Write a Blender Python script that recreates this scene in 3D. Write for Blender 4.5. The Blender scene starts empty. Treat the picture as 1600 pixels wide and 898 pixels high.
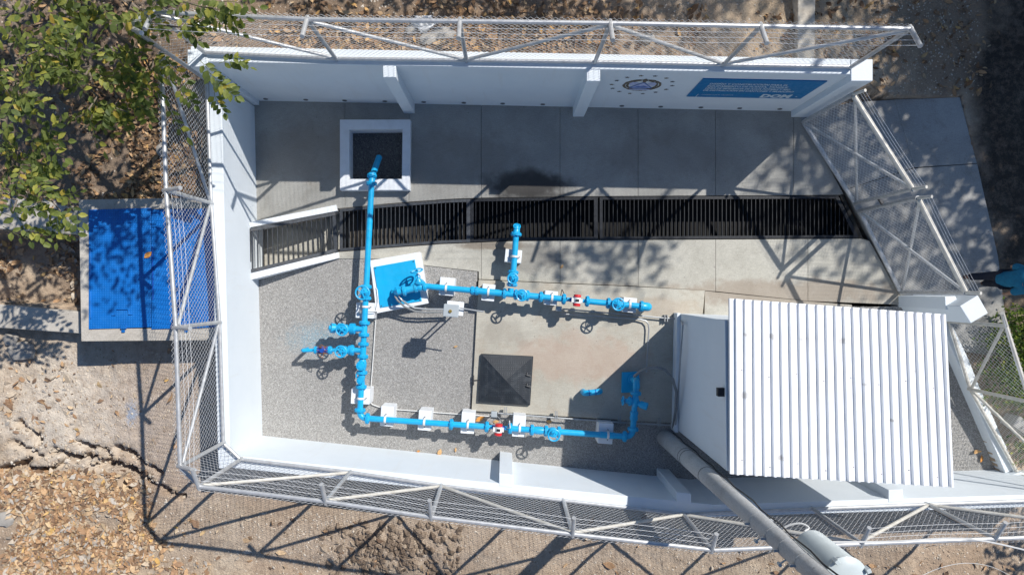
import bpy, bmesh, math, random
import numpy as np
from mathutils import Vector, Matrix, Quaternion

random.seed(7)
rng = np.random.default_rng(11)
R = math.radians

# ------------------------------------------------------------------ camera, sky, sun, exposure
scene = bpy.context.scene
CAM_H, FPX, NX, NY = 14.5, 1066.667, 790.0, 450.0      # camera height, focal length in photo pixels, nadir
cam_d = bpy.data.cameras.new("camera")
cam = bpy.data.objects.new("camera", cam_d)
scene.collection.objects.link(cam)
cam.location = (0, 0, CAM_H)
cam.rotation_euler = (0, 0, 0)
cam_d.sensor_width = 36.0
cam_d.lens = 24.0
cam_d.shift_x = 10.0 / 1600
cam_d.shift_y = 1.0 / 1600
cam_d.clip_start = 0.1
cam_d.clip_end = 600
scene.camera = cam

SUN = Vector((0.72, 0.668, 1.0)).normalized()
world = bpy.data.worlds.new("World")
scene.world = world
world.use_nodes = True
wn = world.node_tree.nodes
wn.clear()
sky = wn.new("ShaderNodeTexSky")
sky.sky_type = 'NISHITA'
sky.sun_disc = False
sky.sun_elevation = math.asin(SUN.z)
sky.sun_rotation = math.atan2(SUN.x, SUN.y)
sky.air_density = 1.0
sky.dust_density = 0.2
sky.ozone_density = 6.0
bg = wn.new("ShaderNodeBackground")
bg.inputs[1].default_value = 0.096
wo = wn.new("ShaderNodeOutputWorld")
world.node_tree.links.new(sky.outputs[0], bg.inputs[0])
world.node_tree.links.new(bg.outputs[0], wo.inputs[0])
sun_d = bpy.data.lights.new("sun", 'SUN')
sun_d.energy = 5.0
sun_d.angle = R(0.5)
sun_d.color = (1.0, 0.965, 0.91)
sun = bpy.data.objects.new("sun", sun_d)
scene.collection.objects.link(sun)
sun.location = (20, 18, 30)
sun.rotation_euler = (-SUN).to_track_quat('-Z', 'Y').to_euler()
scene.view_settings.view_transform = 'Standard'
scene.view_settings.look = 'None'
scene.view_settings.exposure = 0.08
scene.view_settings.gamma = 1.0
scene.view_settings.use_curve_mapping = False

C = scene.collection

# ------------------------------------------------------------------ coordinates
def P(px, py, z=0.0):
    "where a thing of height z stands that the photograph shows at (px, py)"
    s = (CAM_H - z) / FPX
    return Vector(((px - NX) * s, -(py - NY) * s, z))

def F(u, v, z=0.0):
    "floor plan coordinates (73.6 to the metre)"
    s = CAM_H / FPX
    return Vector(((u - NX) * s, -(v - NY) * s, z))

def lerp(a, b, t):
    return a + (b - a) * t

# ------------------------------------------------------------------ materials
MATS = {}

def nodes_of(name):
    m = bpy.data.materials.new(name)
    m.use_nodes = True
    nt = m.node_tree
    b = nt.nodes["Principled BSDF"]
    MATS[name] = m
    return m, nt, b

def N(nt, kind, **kw):
    n = nt.nodes.new(kind)
    for k, v in kw.items():
        if k.startswith('i_'):
            key = k[2:]
            key = int(key) if key.isdigit() else key.replace('_', ' ')
            n.inputs[key].default_value = v
        else:
            setattr(n, k, v)
    return n

def L(nt, a, b):
    nt.links.new(a, b)

def ramp(nt, fac, stops):
    r = nt.nodes.new("ShaderNodeValToRGB")
    el = r.color_ramp.elements
    while len(el) < len(stops):
        el.new(0.5)
    for e, (p, c) in zip(el, stops):
        e.position = p
        e.color = (*c, 1) if len(c) == 3 else c
    L(nt, fac, r.inputs[0])
    return r.outputs[0]

def mix(nt, fac, a, b, mode='MIX'):
    n = nt.nodes.new("ShaderNodeMix")
    n.data_type = 'RGBA'
    n.blend_type = mode
    for sock, val in ((n.inputs[0], fac), (n.inputs[6], a), (n.inputs[7], b)):
        if hasattr(val, 'is_output'):
            L(nt, val, sock)
        elif isinstance(val, (int, float)):
            sock.default_value = val
        else:
            sock.default_value = (*val, 1)
    return n.outputs[2]

def pos(nt):
    return nt.nodes.new("ShaderNodeNewGeometry").outputs['Position']

def noise(nt, scale, detail=4, rough=0.55, vec=None, dist=0.0, stretch=None):
    v = vec if vec is not None else pos(nt)
    if stretch:
        mp = N(nt, "ShaderNodeMapping")
        mp.inputs['Scale'].default_value = stretch
        L(nt, v, mp.inputs[0])
        v = mp.outputs[0]
    n = N(nt, "ShaderNodeTexNoise")
    n.inputs['Scale'].default_value = scale
    n.inputs['Detail'].default_value = detail
    n.inputs['Roughness'].default_value = rough
    n.inputs['Distortion'].default_value = dist
    L(nt, v, n.inputs['Vector'])
    return n.outputs[0]

def math_n(nt, op, a, b=0.0, clamp=False):
    n = N(nt, "ShaderNodeMath", operation=op, use_clamp=clamp)
    for s, v in ((n.inputs[0], a), (n.inputs[1], b)):
        if hasattr(v, 'is_output'):
            L(nt, v, s)
        else:
            s.default_value = v
    return n.outputs[0]

def bump(nt, b, height, strength=0.3, dist=0.01):
    n = N(nt, "ShaderNodeBump")
    n.inputs['Strength'].default_value = strength
    n.inputs['Distance'].default_value = dist
    L(nt, height, n.inputs['Height'])
    L(nt, n.outputs[0], b.inputs['Normal'])

def spot(nt, centre, radii, soft=0.35, wob=0.35, wscale=3.0):
    "0..1 mask of a stain or shade patch with a ragged edge, fixed in the place"
    p = pos(nt)
    s = N(nt, "ShaderNodeVectorMath", operation='SUBTRACT'); L(nt, p, s.inputs[0]); s.inputs[1].default_value = centre
    d = N(nt, "ShaderNodeVectorMath", operation='DIVIDE'); L(nt, s.outputs[0], d.inputs[0]); d.inputs[1].default_value = radii
    ln = N(nt, "ShaderNodeVectorMath", operation='LENGTH'); L(nt, d.outputs[0], ln.inputs[0])
    w = math_n(nt, 'MULTIPLY', math_n(nt, 'SUBTRACT', noise(nt, wscale, 5, 0.6), 0.5), wob * 3)
    t = math_n(nt, 'ADD', ln.outputs['Value'], w)
    mr = N(nt, "ShaderNodeMapRange", clamp=True, interpolation_type='SMOOTHSTEP')
    L(nt, t, mr.inputs[0])
    mr.inputs[1].default_value = 1.0 - soft; mr.inputs[2].default_value = 1.0 + soft
    mr.inputs[3].default_value = 1.0; mr.inputs[4].default_value = 0.0
    return mr.outputs[0]

def simple(name, col, rough=0.5, metal=0.0, var=0.12, scale=6.0, bmp=0.0, bscale=60.0, spec=0.5, dirt=None, dirt_amt=0.0):
    m, nt, b = nodes_of(name)
    dark = tuple(c * (1 - var) for c in col); lite = tuple(min(1, c * (1 + var)) for c in col)
    c = ramp(nt, noise(nt, scale, 5, 0.6), [(0.3, dark), (0.7, lite)])
    if dirt:
        f = ramp(nt, noise(nt, scale * 0.6, 8, 0.72), [(0.52, (0, 0, 0)), (0.75, (dirt_amt,) * 3)])
        c = mix(nt, f, c, dirt)
    L(nt, c, b.inputs['Base Color'])
    rr = ramp(nt, noise(nt, scale * 2.3, 3), [(0.3, (max(0, rough - 0.08),) * 3), (0.7, (min(1, rough + 0.1),) * 3)])
    L(nt, rr, b.inputs['Roughness'])
    b.inputs['Metallic'].default_value = metal
    b.inputs['Specular IOR Level'].default_value = spec
    if bmp:
        bump(nt, b, noise(nt, bscale, 4, 0.6), bmp, 0.01)
    return m

def white_paint():
    m, nt, b = nodes_of("white_paint")
    c = ramp(nt, noise(nt, 1.3, 6, 0.65), [(0.25, (0.675, 0.725, 0.762)), (0.75, (0.735, 0.78, 0.81))])
    streak = ramp(nt, noise(nt, 5.0, 6, 0.7, stretch=(1, 1, 0.12)), [(0.56, (0, 0, 0)), (0.8, (0.35,) * 3)])
    c = mix(nt, streak, c, (0.62, 0.60, 0.56))
    spk = ramp(nt, noise(nt, 22, 6, 0.8), [(0.64, (0, 0, 0)), (0.74, (0.3,) * 3)])
    c = mix(nt, spk, c, (0.52, 0.48, 0.42))
    L(nt, c, b.inputs['Base Color'])
    b.inputs['Roughness'].default_value = 0.72
    bump(nt, b, noise(nt, 40, 5, 0.65), 0.25, 0.01)
    return m

def concrete(name, c0, c1, stain=(0.17, 0.15, 0.12), amt=0.55, stains=(), blue=()):
    m, nt, b = nodes_of(name)
    c = ramp(nt, noise(nt, 0.9, 8, 0.62, dist=0.4), [(0.28, c0), (0.72, c1)])
    f = ramp(nt, noise(nt, 2.1, 9, 0.72, dist=0.8), [(0.5, (0, 0, 0)), (0.72, (amt,) * 3)])
    c = mix(nt, f, c, stain)
    g = ramp(nt, noise(nt, 55, 4, 0.7), [(0.3, (0.80,) * 3), (0.7, (1.14,) * 3)])
    c = mix(nt, 1.0, c, g, 'MULTIPLY')
    # trowel / broom marks
    t = ramp(nt, noise(nt, 9, 4, 0.6, stretch=(1, 9, 1)), [(0.35, (0.93,) * 3), (0.65, (1.05,) * 3)])
    c = mix(nt, 1.0, c, t, 'MULTIPLY')
    pits = ramp(nt, noise(nt, 17, 2, 0.5), [(0.70, (0, 0, 0)), (0.76, (0.6,) * 3)])
    c = mix(nt, pits, c, (0.12, 0.11, 0.10))
    for (ctr, rad, col, a, wob) in stains:
        k = math_n(nt, 'MULTIPLY', spot(nt, ctr, rad, wob=wob), a)
        c = mix(nt, k, c, col)
    L(nt, c, b.inputs['Base Color'])
    b.inputs['Roughness'].default_value = 0.85
    bump(nt, b, noise(nt, 70, 6, 0.7), 0.35, 0.008)
    return m

def roof_mat():
    m = simple("roof_sheet", (0.86, 0.87, 0.88), 0.4, 0.12, var=0.03, scale=1.6, bmp=0.04, bscale=5, dirt=(0.66, 0.64, 0.60), dirt_amt=0.35)
    nt = m.node_tree; b = nt.nodes["Principled BSDF"]; c = b.inputs['Base Color'].links[0].from_socket
    for px, py, r in ((1167, 523, .035), (1209, 526, .05), (1256, 530, .055), (1273, 529, .04), (1317, 533, .06), (1162, 617, .06), (1214, 712, .05), (1180, 690, .02), (1351, 600, .03), (1390, 655, .025), (1240, 640, .02), (1430, 580, .02)):
        k = math_n(nt, 'MULTIPLY', spot(nt, P(px, py, 3.42), (r, r * .9, 1), 0.5, 0.7, 26), 0.55)
        c = mix(nt, k, c, (0.36, 0.33, 0.28))
    lk = ramp(nt, noise(nt, 3.0, 6, 0.7, stretch=(2.2, 0.25, 1)), [(0.6, (0, 0, 0)), (0.85, (0.3,) * 3)])
    c = mix(nt, lk, c, (0.66, 0.65, 0.62))
    L(nt, c, b.inputs['Base Color'])

def gravel_mat():
    m, nt, b = nodes_of("gravel")
    v = N(nt, "ShaderNodeTexVoronoi"); v.inputs['Scale'].default_value = 52
    L(nt, pos(nt), v.inputs['Vector'])
    sep = N(nt, "ShaderNodeSeparateColor"); L(nt, v.outputs['Color'], sep.inputs[0])
    c = ramp(nt, sep.outputs[0], [(0.0, (0.29, 0.285, 0.275)), (0.45, (0.375, 0.368, 0.355)), (0.8, (0.45, 0.44, 0.425)), (1.0, (0.53, 0.52, 0.505))])
    edge = ramp(nt, v.outputs['Distance'], [(0.25, (1, 1, 1)), (0.62, (0.7, 0.7, 0.7))])
    c = mix(nt, 1.0, c, edge, 'MULTIPLY')
    big = ramp(nt, noise(nt, 0.8, 6, 0.6), [(0.3, (0.82, 0.81, 0.80)), (0.7, (1.1, 1.08, 1.05))])
    c = mix(nt, 1.0, c, big, 'MULTIPLY')
    # overspray of blue paint beside the hose tap
    k = math_n(nt, 'MULTIPLY', spot(nt, F(505, 530), (0.62, 0.3, 3), 0.7, 0.6, 9), 0.5)
    c = mix(nt, k, c, (0.16, 0.36, 0.48))
    L(nt, c, b.inputs['Base Color'])
    b.inputs['Roughness'].default_value = 0.95
    inv = math_n(nt, 'SUBTRACT', 1.0, v.outputs['Distance'])
    bump(nt, b, inv, 0.6, 0.012)
    return m

def pebble_mat(name, stops):
    m, nt, b = nodes_of(name)
    g = nt.nodes.new("ShaderNodeNewGeometry")
    c = ramp(nt, g.outputs['Random Per Island'], stops)
    n = ramp(nt, noise(nt, 30, 4), [(0.3, (0.8,) * 3), (0.7, (1.15,) * 3)])
    c = mix(nt, 1.0, c, n, 'MULTIPLY')
    L(nt, c, b.inputs['Base Color'])
    b.inputs['Roughness'].default_value = 0.92
    return m

def leaf_mat(name, stops, trans=0.25, rough=0.55):
    m, nt, b = nodes_of(name)
    g = nt.nodes.new("ShaderNodeNewGeometry")
    c = ramp(nt, g.outputs['Random Per Island'], stops)
    n = ramp(nt, noise(nt, 25, 3), [(0.3, (0.82,) * 3), (0.7, (1.15,) * 3)])
    c = mix(nt, 1.0, c, n, 'MULTIPLY')
    L(nt, c, b.inputs['Base Color'])
    b.inputs['Roughness'].default_value = rough
    b.inputs['Specular IOR Level'].default_value = 0.35
    if trans:
        tr = nt.nodes.new("ShaderNodeBsdfTranslucent")
        c2 = mix(nt, 1.0, c, (1.5, 1.6, 0.7), 'MULTIPLY')
        L(nt, c2, tr.inputs[0])
        ms = nt.nodes.new("ShaderNodeMixShader"); ms.inputs[0].default_value = trans
        L(nt, b.outputs[0], ms.inputs[1]); L(nt, tr.outputs[0], ms.inputs[2])
        L(nt, ms.outputs[0], nt.nodes["Material Output"].inputs[0])
    return m

def dirt_mat():
    m, nt, b = nodes_of("dirt")
    c = ramp(nt, noise(nt, 0.45, 9, 0.66, dist=0.5), [(0.25, (0.32, 0.23, 0.155)), (0.45, (0.44, 0.33, 0.235)), (0.6, (0.51, 0.405, 0.295)), (0.78, (0.60, 0.505, 0.39))])
    pale = spot(nt, P(130, 640, 0.5), (1.75, 1.25, 4), 0.6, 0.6, 1.6)
    c = mix(nt, math_n(nt, 'MULTIPLY', pale, 0.85), c, (0.66, 0.585, 0.49))
    pink = spot(nt, P(330, 650, 0.5), (2.1, 1.7, 4), 0.5, 0.3, 1.6)
    c = mix(nt, math_n(nt, 'MULTIPLY', pink, 0.8), c, (0.50, 0.405, 0.33))
    strip = spot(nt, P(900, 838, .2), (8.2, .62, 4), 0.3, 0.2, 1.6)
    c = mix(nt, math_n(nt, 'MULTIPLY', strip, 0.75), c, (0.50, 0.40, 0.305))
    tan = spot(nt, P(1330, 40, 0.5), (2.2, 1.0, 4), 0.5, 0.5, 1.6)
    c = mix(nt, math_n(nt, 'MULTIPLY', tan, 0.5), c, (0.58, 0.46, 0.30))
    ground_shade = spot(nt, P(120, 170, 1.1), (2.9, 2.6, 6), 0.4, 0.5, 1.3)  # shade below the left tree painted as darker soil
    c = mix(nt, math_n(nt, 'MULTIPLY', ground_shade, 0.8), c, (0.19, 0.135, 0.095))
    bank = spot(nt, P(620, 40, 1.5), (5.0, 1.1, 6), 0.35, 0.45, 1.3)  # shade on the bank behind the top fence, painted into the soil
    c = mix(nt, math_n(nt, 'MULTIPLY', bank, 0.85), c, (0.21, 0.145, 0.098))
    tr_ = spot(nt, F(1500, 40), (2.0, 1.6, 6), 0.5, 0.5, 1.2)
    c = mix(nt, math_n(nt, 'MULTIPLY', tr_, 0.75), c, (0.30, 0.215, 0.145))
    shaded_road = spot(nt, F(1745, 200), (3.0, 5.6, 6), 0.15, 0.25, 1.2)  # dark asphalt, taken near-black with the canopy shade in its colour
    c = mix(nt, math_n(nt, 'MULTIPLY', shaded_road, 0.9), c, (0.02, 0.0195, 0.019))
    blue = spot(nt, P(206, 645, 0.5), (0.11, 0.22, 4), 0.6, 0.8, 6)
    c = mix(nt, math_n(nt, 'MULTIPLY', blue, 0.55), c, (0.22, 0.36, 0.55))
    f = ramp(nt, noise(nt, 6, 8, 0.75), [(0.46, (0, 0, 0)), (0.7, (0.75,) * 3)])
    c = mix(nt, f, c, (0.27, 0.195, 0.14))
    g = ramp(nt, noise(nt, 48, 5, 0.75), [(0.28, (0.7,) * 3), (0.72, (1.25,) * 3)])
    c = mix(nt, 1.0, c, g, 'MULTIPLY')
    L(nt, c, b.inputs['Base Color'])
    b.inputs['Roughness'].default_value = 0.95
    b.inputs['Specular IOR Level'].default_value = 0.2
    hh = math_n(nt, 'ADD', noise(nt, 28, 8, 0.72), math_n(nt, 'MULTIPLY', noise(nt, 7, 5, 0.6), 1.4))
    bump(nt, b, hh, 0.8, 0.03)
    return m

white_paint()
simple("white_block", (0.75, 0.775, 0.80), 0.7, var=0.05, scale=5, bmp=0.15, dirt=(0.5, 0.47, 0.42), dirt_amt=0.25)
WET = (0.035, 0.032, 0.03)
concrete("concrete_floor", (0.27, 0.265, 0.245), (0.40, 0.39, 0.36), amt=0.3,
         stains=[(F(822, 288), (0.85, 0.30, 2), WET, 0.93, 0.35), (F(845, 310), (0.9, 0.14, 2), WET, 0.6, 0.5),
                 (F(700, 250), (1.6, 0.6, 2), (0.17, 0.15, 0.13), 0.35, 0.5), (F(1040, 240), (1.2, 0.5, 2), (0.2, 0.18, 0.16), 0.3, 0.6),
                 (F(480, 240), (1.0, 0.6, 2), (0.24, 0.20, 0.16), 0.35, 0.5)])
concrete("concrete_apron", (0.36, 0.345, 0.295), (0.52, 0.50, 0.44), amt=0.3,
         stains=[(F(830, 400), (0.75, 0.32, 2), (0.14, 0.13, 0.12), 0.55, 0.6), (F(770, 384), (0.7, 0.09, 2), (0.16, 0.12, 0.085), 0.7, 0.5),
                 (F(930, 470), (0.9, 0.35, 2), (0.30, 0.24, 0.19), 0.4, 0.6), (F(1230, 458), (2.4, 0.28, 2), (0.26, 0.20, 0.15), 0.6, 0.6)])
concrete("concrete_pad", (0.37, 0.345, 0.29), (0.52, 0.495, 0.425), stain=(0.35, 0.28, 0.21), amt=0.6,
         stains=[(F(900, 560), (1.3, 0.5, 2), (0.42, 0.29, 0.22), 0.45, 0.7), (F(790, 520), (0.5, 0.3, 2), (0.25, 0.22, 0.18), 0.4, 0.6),
                 (F(1020, 480), (0.9, 0.2, 2), (0.36, 0.27, 0.19), 0.4, 0.6)])
concrete("concrete_raw", (0.42, 0.375, 0.315), (0.58, 0.54, 0.475), amt=0.5)
concrete("concrete_slab", (0.29, 0.285, 0.27), (0.41, 0.40, 0.375), amt=0.4)
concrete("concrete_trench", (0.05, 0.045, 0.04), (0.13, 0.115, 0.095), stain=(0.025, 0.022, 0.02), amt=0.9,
         stains=[(F(830, 340, -0.4), (2.6, 1.0, 3), (0.006, 0.006, 0.006), 1.0, 0.3), (F(1130, 340, -0.4), (3.4, 1.0, 3), (0.008, 0.008, 0.008), 1.0, 0.25)])  # darkness of the gaps under the gratings painted in, along with the wet
concrete("concrete_pole", (0.36, 0.365, 0.365), (0.49, 0.495, 0.49), amt=0.3)
gravel_mat()
pebble_mat("pebbles", [(0.0, (0.25, 0.245, 0.235)), (0.4, (0.375, 0.368, 0.355)), (0.8, (0.47, 0.46, 0.445)), (1.0, (0.60, 0.59, 0.575))])
pebble_mat("dark_pebbles", [(0.0, (0.08, 0.078, 0.075)), (0.6, (0.14, 0.135, 0.13)), (1.0, (0.24, 0.23, 0.22))])
pebble_mat("earth_stones", [(0.0, (0.26, 0.185, 0.13)), (0.5, (0.46, 0.37, 0.27)), (1.0, (0.64, 0.57, 0.48))])
pebble_mat("clod_earth", [(0.0, (0.14, 0.10, 0.07)), (0.6, (0.24, 0.18, 0.13)), (1.0, (0.38, 0.30, 0.22))])
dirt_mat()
simple("pipe_blue", (0.010, 0.385, 0.70), 0.36, var=0.10, scale=5, bmp=0.06, bscale=40, dirt=(0.06, 0.40, 0.62), dirt_amt=0.6)
simple("plate_blue", (0.008, 0.385, 0.69), 0.4, var=0.06, scale=3, bmp=0.05, dirt=(0.02, 0.22, 0.45), dirt_amt=0.3)
simple("navy_blue", (0.01, 0.07, 0.36), 0.4, var=0.25, scale=20, bmp=0.1)
simple("copper_rust", (0.32, 0.14, 0.07), 0.6, 0.3, var=0.3, scale=30)
simple("galvanized", (0.52, 0.525, 0.53), 0.42, 0.45, var=0.14, scale=9, bmp=0.04, dirt=(0.36, 0.35, 0.33), dirt_amt=0.5)
simple("galvanized_dull", (0.60, 0.575, 0.52), 0.55, 0.25, var=0.14, scale=9, bmp=0.04, dirt=(0.40, 0.35, 0.27), dirt_amt=0.5)
simple("wire", (0.80, 0.80, 0.80), 0.45, 0.1, var=0.1, scale=3)
simple("conduit", (0.37, 0.385, 0.395), 0.45, 0.4, var=0.12, scale=9)
simple("flex_grey", (0.20, 0.21, 0.215), 0.6, var=0.12, scale=9)
simple("box_grey", (0.40, 0.44, 0.46), 0.5, var=0.06, scale=6)
simple("brass", (0.55, 0.38, 0.10), 0.35, 0.8, var=0.1)
simple("grate_steel", (0.068, 0.075, 0.085), 0.5, 0.3, var=0.25, scale=12, bmp=0.1, dirt=(0.10, 0.075, 0.055), dirt_amt=0.5)
simple("grate_wet", (0.016, 0.018, 0.022), 0.45, 0.2, var=0.3, scale=12, bmp=0.1)
simple("black_plate", (0.022, 0.026, 0.032), 0.5, 0.0, var=0.3, scale=4, dirt=(0.12, 0.13, 0.14), dirt_amt=0.7)
simple("dark_gravel", (0.13, 0.125, 0.12), 0.95, var=0.4, scale=60, bmp=0.6, bscale=50)
simple("dark_plastic", (0.012, 0.012, 0.014), 0.5)
roof_mat()
simple("red_plastic", (0.62, 0.025, 0.03), 0.4, var=0.06)
simple("white_plastic", (0.74, 0.74, 0.72), 0.4, var=0.04)
simple("transformer_grey", (0.48, 0.53, 0.53), 0.4, var=0.05, scale=4, dirt=(0.36, 0.36, 0.33), dirt_amt=0.3)
simple("porcelain", (0.42, 0.45, 0.44), 0.25)
simple("cable", (0.55, 0.55, 0.54), 0.5)
simple("steel_dark", (0.10, 0.10, 0.105), 0.5, 0.5)
simple("sign_blue", (0.0, 0.17, 0.40), 0.45, var=0.04)
simple("sign_white", (0.62, 0.70, 0.74), 0.5, var=0.03)
simple("sign_pale", (0.07, 0.34, 0.50), 0.5, var=0.03)
simple("emblem_brown", (0.16, 0.125, 0.085), 0.6, var=0.4, scale=30)
simple("emblem_dark", (0.09, 0.085, 0.09), 0.6, var=0.2, scale=30)
simple("emblem_lilac", (0.44, 0.47, 0.66), 0.6, var=0.12, scale=20)
simple("emblem_blue", (0.12, 0.2, 0.46), 0.6, var=0.1, scale=20)
simple("bark", (0.17, 0.135, 0.105), 0.9, var=0.35, scale=14, bmp=0.5, bscale=30)
simple("twig", (0.25, 0.21, 0.165), 0.85, var=0.25, scale=14)
simple("rock", (0.36, 0.33, 0.29), 0.9, var=0.22, scale=7, bmp=0.5, bscale=20, dirt=(0.2, 0.15, 0.1), dirt_amt=0.5)
simple("weathered_concrete", (0.50, 0.45, 0.37), 0.9, var=0.3, scale=7, bmp=0.3, bscale=20, dirt=(0.25, 0.2, 0.15), dirt_amt=0.6)
simple("plastic_bag", (0.72, 0.72, 0.72), 0.4, var=0.06)
simple("shirt_blue", (0.003, 0.135, 0.25), 0.85, var=0.15, scale=12, bmp=0.3, bscale=25)
simple("trousers_navy", (0.012, 0.016, 0.03), 0.9, var=0.2, scale=14)
simple("skin", (0.36, 0.20, 0.13), 0.55, var=0.08)
simple("shoe_brown", (0.10, 0.05, 0.035), 0.6, var=0.2)
simple("hair_black", (0.01, 0.009, 0.008), 0.6)
leaf_mat("leaf_green", [(0.0, (0.065, 0.095, 0.028)), (0.45, (0.15, 0.19, 0.05)), (0.8, (0.24, 0.265, 0.065)), (0.95, (0.36, 0.35, 0.07)), (1.0, (0.48, 0.27, 0.04))], 0.4)
leaf_mat("leaf_dark", [(0.0, (0.03, 0.06, 0.015)), (0.6, (0.06, 0.10, 0.02)), (1.0, (0.13, 0.16, 0.03))], 0.15)
leaf_mat("leaf_shrub", [(0.0, (0.035, 0.08, 0.012)), (0.5, (0.085, 0.15, 0.02)), (0.9, (0.20, 0.26, 0.03)), (1.0, (0.33, 0.33, 0.05))], 0.3)
leaf_mat("leaf_dry", [(0.0, (0.18, 0.115, 0.075)), (0.25, (0.36, 0.215, 0.12)), (0.5, (0.50, 0.31, 0.165)), (0.7, (0.56, 0.41, 0.25)), (0.9, (0.45, 0.41, 0.36)), (1.0, (0.66, 0.40, 0.12))], 0.0, 0.75)
leaf_mat("leaf_bank_shade", [(0.0, (0.10, 0.06, 0.035)), (0.35, (0.24, 0.14, 0.075)), (0.65, (0.38, 0.23, 0.12)), (0.85, (0.46, 0.33, 0.20)), (1.0, (0.55, 0.31, 0.10))], 0.0, 0.8)  # darker set of dry leaf colours, shade of the bank painted in
simple("leaf_orange", (0.55, 0.24, 0.05), 0.6, var=0.3, scale=20)
simple("leaf_ochre", (0.50, 0.30, 0.13), 0.6, var=0.3, scale=20)

def diamond_plate(name, col, col2, scale=26, bstr=0.5, rough=0.42):
    m, nt, b = nodes_of(name)
    v = N(nt, "ShaderNodeTexVoronoi"); v.inputs['Scale'].default_value = scale; v.inputs['Randomness'].default_value = 0.0
    L(nt, pos(nt), v.inputs['Vector'])
    dots = ramp(nt, v.outputs['Distance'], [(0.22, (1, 1, 1)), (0.4, (0, 0, 0))])
    c = ramp(nt, noise(nt, 2.2, 7, 0.65), [(0.3, tuple(x * 0.8 for x in col)), (0.7, tuple(x * 1.15 for x in col))])
    f = ramp(nt, noise(nt, 3.0, 8, 0.7, dist=1.0), [(0.5, (0, 0, 0)), (0.72, (0.55,) * 3)])
    c = mix(nt, f, c, col2)
    c = mix(nt, math_n(nt, 'MULTIPLY', dots, 0.22), c, tuple(min(1, x * 1.6 + 0.03) for x in col))
    L(nt, c, b.inputs['Base Color'])
    b.inputs['Roughness'].default_value = rough
    bump(nt, b, dots, bstr, 0.004)
    return m
diamond_plate("hatch_blue", (0.003, 0.135, 0.47), (0.03, 0.20, 0.53), 22, 0.6)
diamond_plate("pyramid_plate", (0.016, 0.021, 0.028), (0.075, 0.085, 0.095), 26, 0.7, 0.5)

# ------------------------------------------------------------------ mesh builder
def frame(p, x, z=Vector((0, 0, 1))):
    "matrix with local X along x and local Z as near z as possible"
    x = Vector(x).normalized()
    y = Vector(z).cross(x)
    if y.length < 1e-5:
        y = Vector((0, 1, 0)).cross(x)
    y.normalize()
    zz = x.cross(y).normalized()
    m = Matrix((( x.x, y.x, zz.x, p[0]), (x.y, y.y, zz.y, p[1]), (x.z, y.z, zz.z, p[2]), (0, 0, 0, 1)))
    return m

def perp(d):
    d = d.normalized()
    a = Vector((0, 0, 1)) if abs(d.z) < 0.9 else Vector((1, 0, 0))
    u = d.cross(a).normalized()
    return u, d.cross(u).normalized()

WM = {}

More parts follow.
